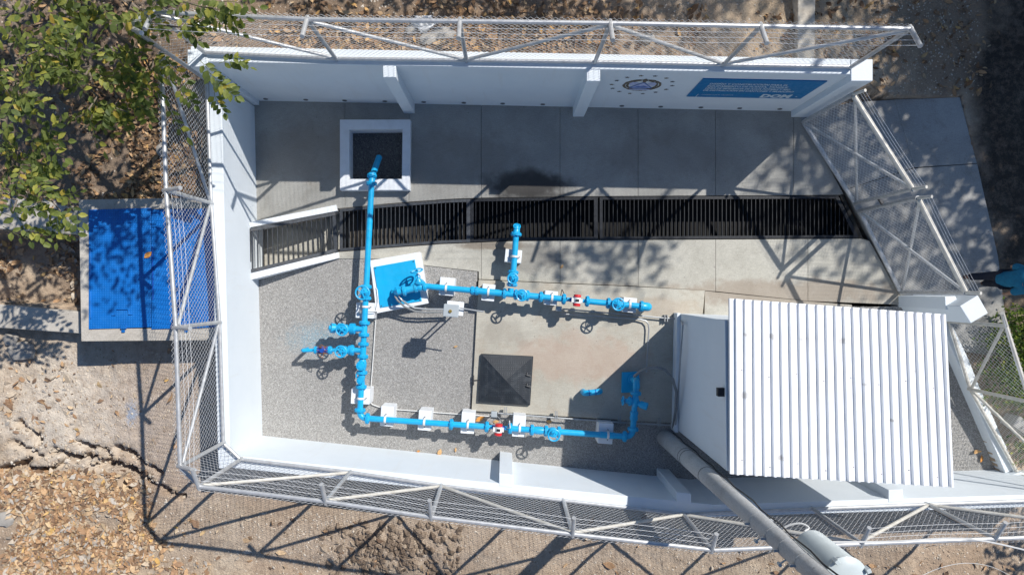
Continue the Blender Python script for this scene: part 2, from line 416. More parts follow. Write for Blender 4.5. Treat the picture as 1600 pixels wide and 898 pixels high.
class MB:
    def __init__(s):
        s.v = []; s.f = []
    def add(s, vs, fs):
        n = len(s.v)
        s.v += [tuple(v) for v in vs]
        s.f += [tuple(i + n for i in f) for f in fs]
        return s
    def box(s, c, size, M=None):
        c = Vector(c); hx, hy, hz = (k / 2 for k in size)
        vs = [Vector((x, y, z)) for z in (-hz, hz) for y in (-hy, hy) for x in (-hx, hx)]
        if M is not None:
            R3 = M.to_3x3(); vs = [R3 @ v for v in vs]
        vs = [c + v for v in vs]
        return s.add(vs, [(0, 2, 3, 1), (4, 5, 7, 6), (0, 1, 5, 4), (2, 6, 7, 3), (0, 4, 6, 2), (1, 3, 7, 5)])
    def prism(s, pts, z0, z1):
        "pts: list of (x, y); z0, z1 scalar or per-point lists"
        n = len(pts)
        a = sum(pts[i][0] * pts[(i + 1) % n][1] - pts[(i + 1) % n][0] * pts[i][1] for i in range(n))
        idx = list(range(n)) if a > 0 else list(range(n))[::-1]
        zz0 = z0 if hasattr(z0, '__len__') else [z0] * n
        zz1 = z1 if hasattr(z1, '__len__') else [z1] * n
        lo = [(pts[i][0], pts[i][1], zz0[i]) for i in idx]
        hi = [(pts[i][0], pts[i][1], zz1[i]) for i in idx]
        fs = [tuple(range(n))[::-1], tuple(range(n, 2 * n))]
        fs += [(i, (i + 1) % n, n + (i + 1) % n, n + i) for i in range(n)]
        return s.add(lo + hi, fs)
    def cyl(s, p0, p1, r0, r1=None, n=12, caps=True):
        p0 = Vector(p0); p1 = Vector(p1)
        r1 = r0 if r1 is None else r1
        u, w = perp(p1 - p0)
        vs = []
        for p, r in ((p0, r0), (p1, r1)):
            for i in range(n):
                a = 2 * math.pi * i / n
                vs.append(p + (u * math.cos(a) + w * math.sin(a)) * r)
        fs = [(i, (i + 1) % n, n + (i + 1) % n, n + i) for i in range(n)]
        if caps:
            fs += [tuple(range(n))[::-1], tuple(range(n, 2 * n))]
        return s.add(vs, fs)
    def lathe(s, prof, p, d, n=16):
        "prof: list of (t along d, radius)"
        d = Vector(d).normalized(); p = Vector(p)
        u, w = perp(d)
        vs = []; m = len(prof)
        for t, r in prof:
            for i in range(n):
                a = 2 * math.pi * i / n
                vs.append(p + d * t + (u * math.cos(a) + w * math.sin(a)) * max(r, 1e-4))
        fs = []
        for j in range(m - 1):
            fs += [(j * n + i, j * n + (i + 1) % n, (j + 1) * n + (i + 1) % n, (j + 1) * n + i) for i in range(n)]
        fs += [tuple(range(n))[::-1], tuple(range((m - 1) * n, m * n))]
        return s.add(vs, fs)
    def tube(s, path, r, n=8, caps=True):
        path = [Vector(p) for p in path]
        m = len(path)
        rr = r if hasattr(r, '__len__') else [r] * m
        tang = []
        for i in range(m):
            t = path[min(i + 1, m - 1)] - path[max(i - 1, 0)]
            tang.append(t.normalized())
        u, w = perp(tang[0])
        vs = []
        for i in range(m):
            if i:
                q = tang[i - 1].rotation_difference(tang[i])
                u = q @ u
                u = (u - tang[i] * u.dot(tang[i])).normalized()
            w = tang[i].cross(u)
            for k in range(n):
                a = 2 * math.pi * k / n
                vs.append(path[i] + (u * math.cos(a) + w * math.sin(a)) * rr[i])
        fs = []
        for j in range(m - 1):
            fs += [(j * n + i, j * n + (i + 1) % n, (j + 1) * n + (i + 1) % n, (j + 1) * n + i) for i in range(n)]
        if caps:
            fs += [tuple(range(n))[::-1], tuple(range((m - 1) * n, m * n))]
        return s.add(vs, fs)
    def torus(s, c, nrm, R0, r, n=24, m=8):
        c = Vector(c); nrm = Vector(nrm).normalized(); u, w = perp(nrm)
        vs = []
        for i in range(n):
            a = 2 * math.pi * i / n
            e = u * math.cos(a) + w * math.sin(a)
            for k in range(m):
                b = 2 * math.pi * k / m
                vs.append(c + e * (R0 + r * math.cos(b)) + nrm * (r * math.sin(b)))
        fs = [(i * m + k, ((i + 1) % n) * m + k, ((i + 1) % n) * m + (k + 1) % m, i * m + (k + 1) % m) for i in range(n) for k in range(m)]
        return s.add(vs, fs)
    def ball(s, c, r, n=12, m=8, sc=(1, 1, 1), jit=0.0):
        c = Vector(c); vs = [c + Vector((0, 0, -r * sc[2]))]
        for j in range(1, m):
            t = math.pi * j / m
            for i in range(n):
                a = 2 * math.pi * i / n
                k = r * (1 + jit * random.uniform(-1, 1))
                vs.append(c + Vector((k * sc[0] * math.sin(t) * math.cos(a), k * sc[1] * math.sin(t) * math.sin(a), -k * sc[2] * math.cos(t))))
        vs.append(c + Vector((0, 0, r * sc[2])))
        top = len(vs) - 1
        fs = [(0, 1 + (i + 1) % n, 1 + i) for i in range(n)]
        for j in range(m - 2):
            a0 = 1 + j * n; b0 = a0 + n
            fs += [(a0 + i, a0 + (i + 1) % n, b0 + (i + 1) % n, b0 + i) for i in range(n)]
        a0 = 1 + (m - 2) * n
        fs += [(a0 + i, a0 + (i + 1) % n, top) for i in range(n)]
        return s.add(vs, fs)
    def mesh(s, name, mat, smooth=True, fix=True, origin=(0, 0, 0), angle=35):
        me = bpy.data.meshes.new(name)
        ox, oy, oz = origin
        me.from_pydata([(x - ox, y - oy, z - oz) for x, y, z in s.v], [], s.f)
        if fix:
            bm = bmesh.new(); bm.from_mesh(me)
            bmesh.ops.recalc_face_normals(bm, faces=bm.faces)
            bm.to_mesh(me); bm.free()
        me.update()
        if smooth:
            me.polygons.foreach_set('use_smooth', [True] * len(me.polygons))
            me.set_sharp_from_angle(angle=R(angle))
        if mat:
            me.materials.append(MATS[mat])
        return me
    def build(s, name, mat, parent=None, smooth=True, fix=True, bevel=0.0, angle=35, **tags):
        a = np.array(s.v)
        o = ((a[:, 0].min() + a[:, 0].max()) / 2, (a[:, 1].min() + a[:, 1].max()) / 2, a[:, 2].min())
        me = s.mesh(name, mat, smooth, fix, o, angle)
        ob = put(name, me, Matrix.Translation(o), parent)
        if bevel:
            bv = ob.modifiers.new("bevel", 'BEVEL'); bv.width = bevel; bv.segments = 2
            bv.limit_method = 'ANGLE'; bv.angle_limit = R(40)
            ob.data.polygons.foreach_set('use_smooth', [False] * len(ob.data.polygons))
        tag(ob, **tags)
        return ob

def put(name, me, M, parent=None, **tags):
    "link an object with mesh data me at world matrix M below parent"
    ob = bpy.data.objects.new(name, me)
    C.objects.link(ob)
    if parent is not None:
        ob.parent = parent
        ob.matrix_basis = WM[parent.name].inverted() @ M
    else:
        ob.matrix_basis = M
    WM[ob.name] = M.copy()
    tag(ob, **tags)
    return ob

def tag(o, label=None, cat=None, group=None, kind=None):
    if label: o['label'] = label
    if cat: o['category'] = cat
    if group: o['group'] = group
    if kind: o['kind'] = kind
    return o

def thing(name, loc, label=None, cat=None, group=None, kind=None):
    o = bpy.data.objects.new(name, None)
    C.objects.link(o)
    o.empty_display_size = 0.2
    o.location = loc
    WM[o.name] = Matrix.Translation(loc)
    return tag(o, label, cat, group, kind)

CACHE = {}
def cached(key, fn):
    if key not in CACHE:
        CACHE[key] = fn()
    return CACHE[key]

def fast_mesh(name, verts, faces, mat, smooth=False):
    "numpy mesh: verts (n,3), faces (m,k)"
    me = bpy.data.meshes.new(name)
    nf, k = faces.shape
    me.vertices.add(len(verts)); me.vertices.foreach_set('co', verts.astype(np.float32).ravel())
    me.loops.add(nf * k); me.loops.foreach_set('vertex_index', faces.astype(np.int32).ravel())
    me.polygons.add(nf)
    me.polygons.foreach_set('loop_start', np.arange(0, nf * k, k, dtype=np.int32))
    me.polygons.foreach_set('use_smooth', np.full(nf, smooth))
    me.update(calc_edges=True)
    if mat:
        me.materials.append(MATS[mat])
    return me

# ------------------------------------------------------------------ noise for terrain
def vnoise(x, y, seed):
    xi = np.floor(x).astype(np.int64); yi = np.floor(y).astype(np.int64)
    xf = x - xi; yf = y - yi
    def h(a, b):
        n = (a * 374761393 + b * 668265263 + seed * 982451653) & 0x7fffffff
        n = (n ^ (n >> 13)) * 1274126177 & 0x7fffffff
        n = n ^ (n >> 16)
        return (n & 0xffff) / 65535.0
    u = xf * xf * (3 - 2 * xf); v = yf * yf * (3 - 2 * yf)
    return (h(xi, yi) * (1 - u) + h(xi + 1, yi) * u) * (1 - v) + (h(xi, yi + 1) * (1 - u) + h(xi + 1, yi + 1) * u) * v

def fbm(x, y, seed, octs=5):
    t = 0.0; a = 0.5
    for i in range(octs):
        t = t + a * (vnoise(x, y, seed + i * 17) - 0.5)
        x = x * 2.03; y = y * 2.03; a *= 0.5
    return t

# ================================================================== SETTING
def U(pts):                       # list of floor-plan points -> xy tuples
    return [tuple(F(u, v).xy) for u, v in pts]

def inpoly(x, y, poly):
    r = np.zeros(x.shape, bool)
    n = len(poly); j = n - 1
    for i in range(n):
        xi, yi = poly[i]; xj, yj = poly[j]
        c = ((yi > y) != (yj > y)) & (x < (xj - xi) * (y - yi) / (yj - yi + 1e-12) + xi)
        r ^= c
        j = i
    return r

def seg_dist(x, y, a, b):
    ax, ay = a; bx, by = b
    t = np.clip(((x - ax) * (bx - ax) + (y - ay) * (by - ay)) / ((bx - ax) ** 2 + (by - ay) ** 2 + 1e-12), 0, 1)
    return np.hypot(x - (ax + t * (bx - ax)), y - (ay + t * (by - ay)))

def clip_x(poly, a, b):
    def half(poly, k, keep):
        out = []
        for i in range(len(poly)):
            p, q = poly[i], poly[(i + 1) % len(poly)]
            pi, qi = keep(p[0]), keep(q[0])
            if pi: out.append(p)
            if pi != qi:
                t = (k - p[0]) / (q[0] - p[0]); out.append((k, p[1] + t * (q[1] - p[1])))
        return out
    return half(half(poly, a, lambda x: x >= a), b, lambda x: x <= b)

INTERIOR = U([(388, 150), (1246, 164), (1262, 190), (1412, 462), (1470, 500), (1486, 560), (1556, 740), (1075, 758), (402, 690)])
PAVED = U([(1240, 120), (1395, 155), (1500, 152), (1560, 400), (1580, 562), (1470, 545), (1400, 470), (1250, 190)])
CHANNEL = U([(-400, 340), (165, 372), (165, 478), (-400, 450)])
HATCHBOX = U([(170, 330), (392, 330), (392, 520), (170, 520)])
CTRL = [((0, 898), .45), ((200, 800), .45), ((260, 620), .5), ((330, 560), .52), ((130, 560), .45), ((600, 840), .25), ((1000, 860), .2), ((1400, 860), .15), ((1640, 800), .1),
        ((1640, 500), -.05), ((1560, 300), -.06), ((1480, 130), -.03), ((1380, 90), .15), ((1250, 90), .55), ((900, 100), 1.1), ((600, 100), 1.45), ((380, 110), 1.55),
        ((200, 120), 1.35), ((250, 250), .9), ((100, 280), .95), ((0, 320), .9), ((-200, 0), 1.7), ((800, -200), 1.6), ((1700, -200), .1), ((1900, 400), -.05), ((800, 1300), .1), ((-300, 900), .5), ((1900, 1100), .0)]
CRACKS = [[(80, 700), (115, 718), (150, 712), (165, 728), (205, 735), (232, 750), (262, 768), (285, 778)], [(120, 690), (140, 700), (160, 695)], [(160, 700), (172, 722), (190, 728)],
          [(200, 728), (222, 742), (238, 760)], [(20, 690), (60, 712), (82, 708)], [(30, 660), (52, 675), (60, 690)], [(178, 700), (200, 705), (222, 722), (250, 740)], [(196, 735), (190, 750), (200, 760)], [(100, 715), (90, 730), (60, 738), (35, 730)], [(135, 712), (140, 725), (155, 730)], [(0, 735), (25, 728), (45, 718)]]
CLODS = P(600, 850, .2)

def ground_z(x, y):
    num = np.zeros(x.shape); den = np.zeros(x.shape)
    for (u, v), z in CTRL:
        p = F(u, v)
        d = ((x - p.x) ** 2 + (y - p.y) ** 2 + 0.3) ** -1.7
        num += d * z; den += d
    g = num / den
    rough = np.ones(x.shape)
    sm1 = np.exp(-((x + 6.7) / 1.0) ** 4) * np.clip((-1.1 - y) / .3, 0, 1); sm2 = np.exp(-((y + 4.75) / .6) ** 4) * np.clip((x + 7.2) / .5, 0, 1)
    rough = rough * (1 - .7 * np.maximum(sm1, sm2))
    g = g + rough * (0.16 * fbm(x * 0.7, y * 0.7, 3) + 0.10 * fbm(x * 2.6, y * 2.6, 9, 4) + 0.035 * fbm(x * 9, y * 9, 21, 3))
    # broken mound of dug earth
    d2 = ((x - CLODS.x) / 1.1) ** 2 + ((y - CLODS.y) / 0.42) ** 2
    g = g + np.exp(-d2) * (0.05 + 0.30 * np.abs(fbm(x * 4, y * 4, 33, 4)))
    # leafy lumps bottom left
    wl = 1 / (1 + np.exp((x + 7.4) * 1.6)) * 1 / (1 + np.exp((y + 3.1) * 2.0))
    g = g + wl * 0.16 * np.abs(fbm(x * 2.2, y * 2.2, 41, 4))
    wob = 0.16 * fbm(x * 5, y * 5, 55, 5)
    for cr in CRACKS:
        for a, b in zip(cr[:-1], cr[1:]):
            pa = P(a[0], a[1], .48); pb = P(b[0], b[1], .48)
            d = seg_dist(x, y, (pa.x, pa.y), (pb.x, pb.y)) + wob
            g = g - 0.30 * np.clip(1.2 - np.abs(d) / 0.06, 0, 1)
    return g

def ground_full(x, y):
    g = ground_z(x, y)
    ch = inpoly(x, y, CHANNEL)
    g = np.where(ch, 0.02 + 0.25 * fbm(x * 2, y * 2, 77), g)
    pv = inpoly(x, y, PAVED)
    g = np.where(pv, -0.14, g)
    it = inpoly(x, y, INTERIOR)
    g = np.where(it, -1.3, g)
    return g

def axis(lo, hi, step, far):
    core = np.arange(lo, hi + 1e-6, step)
    out = [s for s in (0.2, 0.5, 1, 2, 4, 8, 16, 32, 64, 128) if s <= far]
    return np.concatenate([lo - np.array(out)[::-1], core, hi + np.array(out)])
gx = axis(-12.6, 12.8, 0.05, 128); gy = axis(-7.6, 8.0, 0.05, 128)
GX, GY = np.meshgrid(gx, gy)
GZ = ground_full(GX, GY)
verts = np.stack([GX.ravel(), GY.ravel(), GZ.ravel()], 1)
nx_, ny_ = len(gx), len(gy)
ii = np.arange((ny_ - 1) * (nx_ - 1)); rr_ = ii // (nx_ - 1); cc_ = ii % (nx_ - 1)
a_ = rr_ * nx_ + cc_
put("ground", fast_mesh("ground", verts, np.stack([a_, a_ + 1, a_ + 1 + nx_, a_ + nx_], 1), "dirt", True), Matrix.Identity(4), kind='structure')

def gz_at(x, y):
    return float(ground_full(np.array([x], float), np.array([y], float))[0])

# ------------------------------------------------------------------ floors
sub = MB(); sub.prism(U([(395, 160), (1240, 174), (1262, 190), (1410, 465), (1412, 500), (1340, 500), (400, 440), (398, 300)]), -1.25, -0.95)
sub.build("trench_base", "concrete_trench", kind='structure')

def slab_set(name, poly, cuts, z0, z1, mat, gap=0.005):
    root = thing(name, F(*poly[0]) if False else (0, 0, 0), kind='structure')
    for a, b in zip(cuts[:-1], cuts[1:]):
        q = clip_x(poly, a + gap * 73.6 / 2, b - gap * 73.6 / 2)
        if len(q) < 3: continue
        m = MB(); m.prism(U(q), z0, z1)
        m.build("slab", mat, root, bevel=0.004)
    return root

UP_TOP = [(395, 157), (700, 163), (1238, 174)]
upper = [(395, 156), (534, 158.5), (643, 161), (752, 163), (875, 165.5), (997, 168), (1118, 171), (1240, 174), (1256, 190), (1318, 303), (1312, 304.5), (935, 306.5), (752, 309), (700, 311), (643, 315), (600, 318.5), (534, 325), (530, 325.5), (396, 345)]
floor_root = thing("upper_floor", (0, 0, 0), kind='structure')
def slab(poly, z0, z1, mat, root):
    m = MB(); m.prism(U(poly), z0, z1); m.build("slab", mat, root, bevel=0.004)
g_ = 0.25
SU0, SU1, SV0, SV1 = 540, 638, 197, 293          # sump opening in plan
for a, b in ((396, SU0 - 1), (SU1 + 1, 752), (752, 875), (875, 997), (997, 1118), (1118, 1240), (1240, 1320)):
    slab(clip_x(upper, a + g_, b - g_), -0.15, 0.0, "concrete_floor", floor_root)
mid = clip_x(upper, SU0 - 1 + g_, SU1 + 1 - g_)
slab([p for p in [(SU0 - 1 + g_, 158.6), (SU1 + 1 - g_, 161), (SU1 + 1 - g_, SV0), (SU0 - 1 + g_, SV0)]], -0.15, 0.0, "concrete_floor", floor_root)
slab([(SU0 - 1 + g_, SV1), (SU1 + 1 - g_, SV1), (SU1 + 1 - g_, 315.5), (600, 318.5), (SU0 - 1 + g_, 324.6)], -0.15, 0.0, "concrete_floor", floor_root)

apron = [(528, 394), (590, 389), (690, 381.5), (752, 379), (800, 377), (935, 375.5), (1345, 373), (1358, 376), (1408, 466), (1408, 476), (1262, 470), (1118, 455), (997, 447), (875, 442), (748, 436), (748, 424), (668, 415), (600, 404), (528, 404)]
apron_root = thing("lower_floor", (0, 0, 0), kind='structure')
for a, b in ((528, 752), (752, 875), (875, 997), (997, 1118), (1118, 1262), (1262, 1410)):
    slab(clip_x(apron, a + g_, b - g_), -0.15, 0.012, "concrete_apron", apron_root)
pad_root = thing("equipment_pad", (0, 0, 0), kind='structure')
slab([(748, 437), (875, 443), (997, 448), (1100, 454), (1096, 497), (1062, 494), (1058, 660), (737, 640.5)], -0.1, 0.07, "concrete_pad", pad_root)
slab([(1101, 454.5), (1262, 470.5), (1330, 476), (1330, 500), (1100, 498)], -0.1, 0.03, "concrete_apron", pad_root)
# gravel
gravel_polys = [[(396, 436), (530, 403), (600, 404.5), (668, 415.5), (746, 424.5), (745, 500), (735.5, 641), (900, 655), (1300, 660), (1300, 500), (1335, 500), (1335, 480), (1415, 478), (1480, 500), (1490, 560), (1556, 738), (1075, 756), (404, 690)]]
gm = MB()
for gp in gravel_polys:
    gm.prism(U(gp), -0.2, -0.005)
gm.build("gravel_bed", "gravel", kind='structure', smooth=False)

def scatter_in(poly, n, seed):
    g = np.random.default_rng(seed)
    xs = [p[0] for p in poly]; ys = [p[1] for p in poly]
    out = np.zeros((0, 2))
    while len(out) < n:
        p = np.stack([g.uniform(min(xs), max(xs), n), g.uniform(min(ys), max(ys), n)], 1)
        out = np.concatenate([out, p[inpoly(p[:, 0], p[:, 1], poly)]])
    return out[:n]

OCT = np.array([[1, 0, 0], [-1, 0, 0], [0, 1, 0], [0, -1, 0], [0, 0, 1], [0, 0, -1]], float)
OCTF = np.array([[0, 2, 4], [2, 1, 4], [1, 3, 4], [3, 0, 4], [2, 0, 5], [1, 2, 5], [3, 1, 5], [0, 3, 5]])
def stones(name, pts, zs, rmin, rmax, mat, seed, flat=0.65, **tags):
    g = np.random.default_rng(seed)
    n = len(pts)
    r = g.uniform(rmin, rmax, n) ** 1.0
    ang = g.uniform(0, 2 * np.pi, n)
    v = OCT[None] * (0.7 + 0.6 * g.random((n, 6, 1)))
    v[:, :, 0] *= g.uniform(0.7, 1.35, (n, 1)); v[:, :, 2] *= flat
    ca, sa = np.cos(ang)[:, None], np.sin(ang)[:, None]
    x = v[:, :, 0] * ca - v[:, :, 1] * sa; y = v[:, :, 0] * sa + v[:, :, 1] * ca
    tilt = g.uniform(-0.5, 0.5, (n, 1))
    z = v[:, :, 2] + x * tilt
    co = np.stack([x * r[:, None] + pts[:, 0:1], y * r[:, None] + pts[:, 1:2], z * r[:, None] + zs[:, None]], 2).reshape(-1, 3)
    f = (OCTF[None] + (np.arange(n) * 6)[:, None, None]).reshape(-1, 3)
    return put(name, fast_mesh(name, co, f, mat, False), Matrix.Identity(4), **tags)

vis_gravel = [U([(400, 440), (530, 405), (600, 406), (668, 417), (743, 426), (735, 641), (1055, 662), (1060, 690), (1075, 746), (412, 681)]), U([(1470, 560), (1490, 560), (1548, 732), (1470, 740)]), U([(1300, 478), (1410, 480), (1410, 494), (1300, 494)])]
pp = np.concatenate([scatter_in(vis_gravel[0], 80000, 1), scatter_in(vis_gravel[1], 5000, 2), scatter_in(vis_gravel[2], 1500, 3)])
stones("gravel", pp, np.zeros(len(pp)) - 0.002, 0.004, 0.0105, "pebbles", 4, kind='stuff', label='grey crushed gravel spread between the white walls', cat='gravel')

# paved slab beyond the gate
pav = thing("pavement", (0, 0, 0), kind='structure')
slab([(1246, 180), (1330, 160), (1397.8, 155.7), (1428.8, 261.6), (1320.3, 296.5)], -0.13, -0.01, "concrete_slab", pav)
slab([(1398, 155.5), (1500, 152), (1527, 255), (1429, 261.5)], -0.13, -0.01, "concrete_slab", pav)
slab([(1321, 297), (1428.5, 263), (1527.5, 256), (1560, 400), (1580, 560), (1480, 545), (1412, 470)], -0.13, -0.01, "concrete_slab", pav)

# ------------------------------------------------------------------ drainage trench under the gratings
TT = [(530, 328), (600, 321), (700, 313.5), (752, 311.5), (935, 309), (1312, 307)]
TB = [(530, 391.5), (590, 386.5), (690, 379), (752, 376.5), (800, 374.5), (935, 373), (1342, 370.5)]
def tz(u):                       # rim height: rises towards the left wall
    return 0.0 if u >= 530 else (530 - u) / 135 * 0.42
tr = thing("drainage_trench", F(930, 340, -0.9), kind='structure')
m = MB(); m.prism(U([(399, 345), (522, 325), (522, 395), (399, 432)]), -0.6, [-.5, -.55, -.55, -.5]); m.build("inlet_floor", "concrete_apron", tr, smooth=False)
def trench_wall(edge, off, zb=-0.94, zt=-0.002):
    m = MB()
    for (a, b) in zip(edge[:-1], edge[1:]):
        n = Vector((-(b[1] - a[1]), b[0] - a[0])).normalized() * off
        m.prism(U([a, b, (b[0] + n[0], b[1] + n[1]), (a[0] + n[0], a[1] + n[1])]), zb, zt - 0.002)
    return m
tw = MB()
for edge, d in ((TT, -2.6), (TB, 2.6)):
    for a, b in zip(edge[:-1], edge[1:]):
        tw.prism(U([a, b, (b[0], b[1] + d), (a[0], a[1] + d)]), -0.95, -0.004)
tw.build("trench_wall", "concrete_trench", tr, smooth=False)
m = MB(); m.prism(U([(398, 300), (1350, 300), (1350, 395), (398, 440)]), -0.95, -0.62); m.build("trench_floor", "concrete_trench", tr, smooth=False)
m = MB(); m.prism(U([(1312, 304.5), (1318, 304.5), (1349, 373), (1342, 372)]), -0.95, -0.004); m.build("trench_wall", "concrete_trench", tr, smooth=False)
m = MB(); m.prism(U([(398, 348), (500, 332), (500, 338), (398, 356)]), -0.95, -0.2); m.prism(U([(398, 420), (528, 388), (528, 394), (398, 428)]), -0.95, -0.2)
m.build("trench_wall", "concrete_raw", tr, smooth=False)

# raised white channel sides at the left
def P2(px, py, z): return P(px, py, z)
def raised_side(name, quad, label):
    m = MB()
    w = [P(x, y, z) for x, y, z in quad]
    m.prism([(p.x, p.y) for p in w], -0.3, [p.z for p in w])
    return m.build(name, "white_block", bevel=0.006, label=label, cat='channel wall', group='white raised sides of the channel')
raised_side("channel_side", [(381, 349, .43), (525, 320, .05), (527, 329.5, .05), (381, 357, .43)], 'white raised channel side above the left grating, next to the shaded floor')
raised_side("channel_side", [(381, 428, .43), (529, 394, .05), (530, 403, .05), (379, 440, .43)], 'white raised channel side below the left grating, next to the gravel')

def grate(name, quad, label, spacing, barw=0.026, extra_cross=()):
    "quad: four plan corners TL, TR, BR, BL as Vectors on top of the rim; bars run across"
    tl, tr_, br, bl = quad
    root = thing(name, (tl + tr_ + br + bl) / 4, label, 'grating', 'steel gratings over the drainage channel')
    fw = 0.055
    fr = MB()
    def angle_iron(a, b, inward):
        d = (b - a).normalized(); n = inward.normalized()
        pts = [a, b, b + n * fw, a + n * fw]
        fr.prism([(p.x, p.y) for p in pts], [p.z - 0.05 for p in pts], [p.z + 0.002 for p in pts])
    cc = (tl + tr_ + br + bl) / 4
    def inn(a, b):
        d = (b - a).normalized(); n = Vector((-d.y, d.x, 0)); mid = (a + b) / 2
        return n if (cc - mid).dot(n) > 0 else -n
    edges = [(tl, tr_), (br, bl)]
    for a, b in edges: angle_iron(a, b, inn(a, b))
    k = inn(tl, bl); angle_iron(tl + Vector((k.x, k.y, 0)) * 0 , bl, k)
    k = inn(tr_, br); angle_iron(tr_, br, k)
    for v in fr.v: pass
    # lift side irons a hair so no faces coincide
    o = fr.build("frame", "grate_steel", root, smooth=False)
    n = int(min((tr_ - tl).length, (br - bl).length) / spacing)
    return root, n
def bars(root, tops, bots, barw=0.013, mat="grate_steel"):
    for a, b in zip(tops, bots):
        d = (b - a)
        M = frame((a + b) / 2 - Vector((0, 0, 0.02)), d)
        me = cached(('bar', round(d.length, 2), mat), lambda: MB().box((0, 0, 0), (round(d.length, 2), barw, 0.036)).mesh("bar", mat, smooth=False))
        put("bar", me, M, root)

def iy(edge, u):
    for a, b in zip(edge[:-1], edge[1:]):
        if a[0] <= u <= b[0]:
            return a[1] + (b[1] - a[1]) * (u - a[0]) / (b[0] - a[0])
    return edge[-1][1] if u > edge[-1][0] else edge[0][1]

def frame_strip(m, pts, w, zt=0.006, zb=-0.05, side=1):
    for a, b in zip(pts[:-1], pts[1:]):
        d = Vector((b[0] - a[0], b[1] - a[1])).normalized(); n = Vector((-d.y, d.x)) * w * 73.6 * side
        m.prism(U([a, b, (b[0] + n[0], b[1] + n[1]), (a[0] + n[0], a[1] + n[1])]), zb, zt)

# left raised grate
root = thing("drain_grate", P(455, 375, .2), 'short sloping grey grating between white channel sides at the left wall', 'grating', 'steel gratings over the drainage channel')
qa = [P(386, 357.5, .436), P(524, 331, .062), P(527.5, 393, .062), P(386, 427.5, .436)]
fm = MB()
for a, b, w_ in ((qa[0], qa[1], 1), (qa[2], qa[3], 1)):
    d = (b - a).normalized(); n = Vector((-d.y, d.x, 0)); n = n if ((qa[0] + qa[2]) / 2 - a).dot(n) > 0 else -n
    pts = [a, b, b + n * 0.07, a + n * 0.07]
    fm.prism([(p.x, p.y) for p in pts], [p.z - 0.05 for p in pts], [p.z + 0.004 for p in pts])
for a, b in ((qa[0], qa[3]), (qa[1], qa[2])):
    d = (b - a).normalized(); n = Vector((-d.y, d.x, 0)); n = n if ((qa[0] + qa[2]) / 2 - a).dot(n) > 0 else -n
    pts = [a, b, b + n * 0.07, a + n * 0.07]
    fm.prism([(p.x, p.y) for p in pts], [p.z - 0.052 for p in pts], [p.z + 0.008 for p in pts])
fm.build("frame", "grate_steel", root, smooth=False)
nb = 17
bars(root, [lerp(qa[0], qa[1], (i + 1.1) / (nb + 1.2)) for i in range(nb)], [lerp(qa[3], qa[2], (i + 1.1) / (nb + 1.2)) for i in range(nb)])

def flat_grate(u0, u1, label, slant=None, mat="grate_steel"):
    root = thing("drain_grate", F((u0 + u1) / 2, 342), label, 'grating', 'steel gratings over the drainage channel')
    us = sorted(set([u0, u1] + [p[0] for p in TT if u0 < p[0] < u1]))
    ub = sorted(set([u0, u1] + [p[0] for p in TB if u0 < p[0] < u1]))
    m = MB()
    top = [(u, iy(TT, u)) for u in us]; bot = [(u, iy(TB, u)) for u in ub]
    if slant:
        top[-1] = (slant[0], iy(TT, slant[0])); bot[-1] = (slant[1], iy(TB, slant[1]))
    for edge, sgn in ((top, 1), (bot, -1)):
        for a, b in zip(edge[:-1], edge[1:]):
            m.prism(U([(a[0], a[1] - 1 * sgn), (b[0], b[1] - 1 * sgn), (b[0], b[1] + 3.2 * sgn), (a[0], a[1] + 3.2 * sgn)]), -0.05, 0.012)
    m.prism(U([(u0, top[0][1] + .5), (u0 + 4.5, top[0][1] + .5), (u0 + 4.5, bot[0][1] - .5), (u0, bot[0][1] - .5)]), -0.05, 0.017)
    e0, e1 = top[-1], bot[-1]
    m.prism(U([(e0[0] - 6, e0[1] + .5), (e0[0], e0[1] + .5), (e1[0], e1[1] - .5), (e1[0] - 6, e1[1] - .5)]), -0.05, 0.017)
    m.build("frame", mat, root, smooth=False)
    sp = 6.55
    n = int(((slant[1] if slant else u1) - u0 - 9) / sp)
    for i in range(n):
        u = u0 + 8 + i * sp
        a0 = iy(TT, u) + 3; b0 = iy(TB, u) - 3
        if slant and u > slant[0] - 8:
            f = (u - (slant[0] - 6)) / (slant[1] - slant[0] + 0.01)
            a0 = e0[1] + f * (e1[1] - e0[1]) + 1
            if b0 - a0 < 6: continue
        bars(root, [F(u, a0, 0.004)], [F(u, b0, 0.004)], mat=mat)
    return root
flat_grate(531, 735, 'grey grating right of the sloping one, crossed by the blue pipe')
flat_grate(735.5, 934, 'dark wet grating below the blue upturned outlet pipe', mat='grate_wet')
flat_grate(937, 1345, 'long dark grating ending at a slant beside the gate', slant=(1310, 1341), mat='grate_wet')

# ------------------------------------------------------------------ walls
def wall_run(m, pts, thick, z0, z1, side):
    "pts plan line of the inner face; thick to the side"
    n = len(pts)
    v = [F(*p) for p in pts]
    off = []
    for i in range(n):
        d = (v[min(i + 1, n - 1)] - v[max(i - 1, 0)]).normalized()
        off.append(v[i] + Vector((-d.y, d.x, 0)) * thick * side)
    poly = [(p.x, p.y) for p in v] + [(p.x, p.y) for p in off[::-1]]
    m.prism(poly, z0, z1)

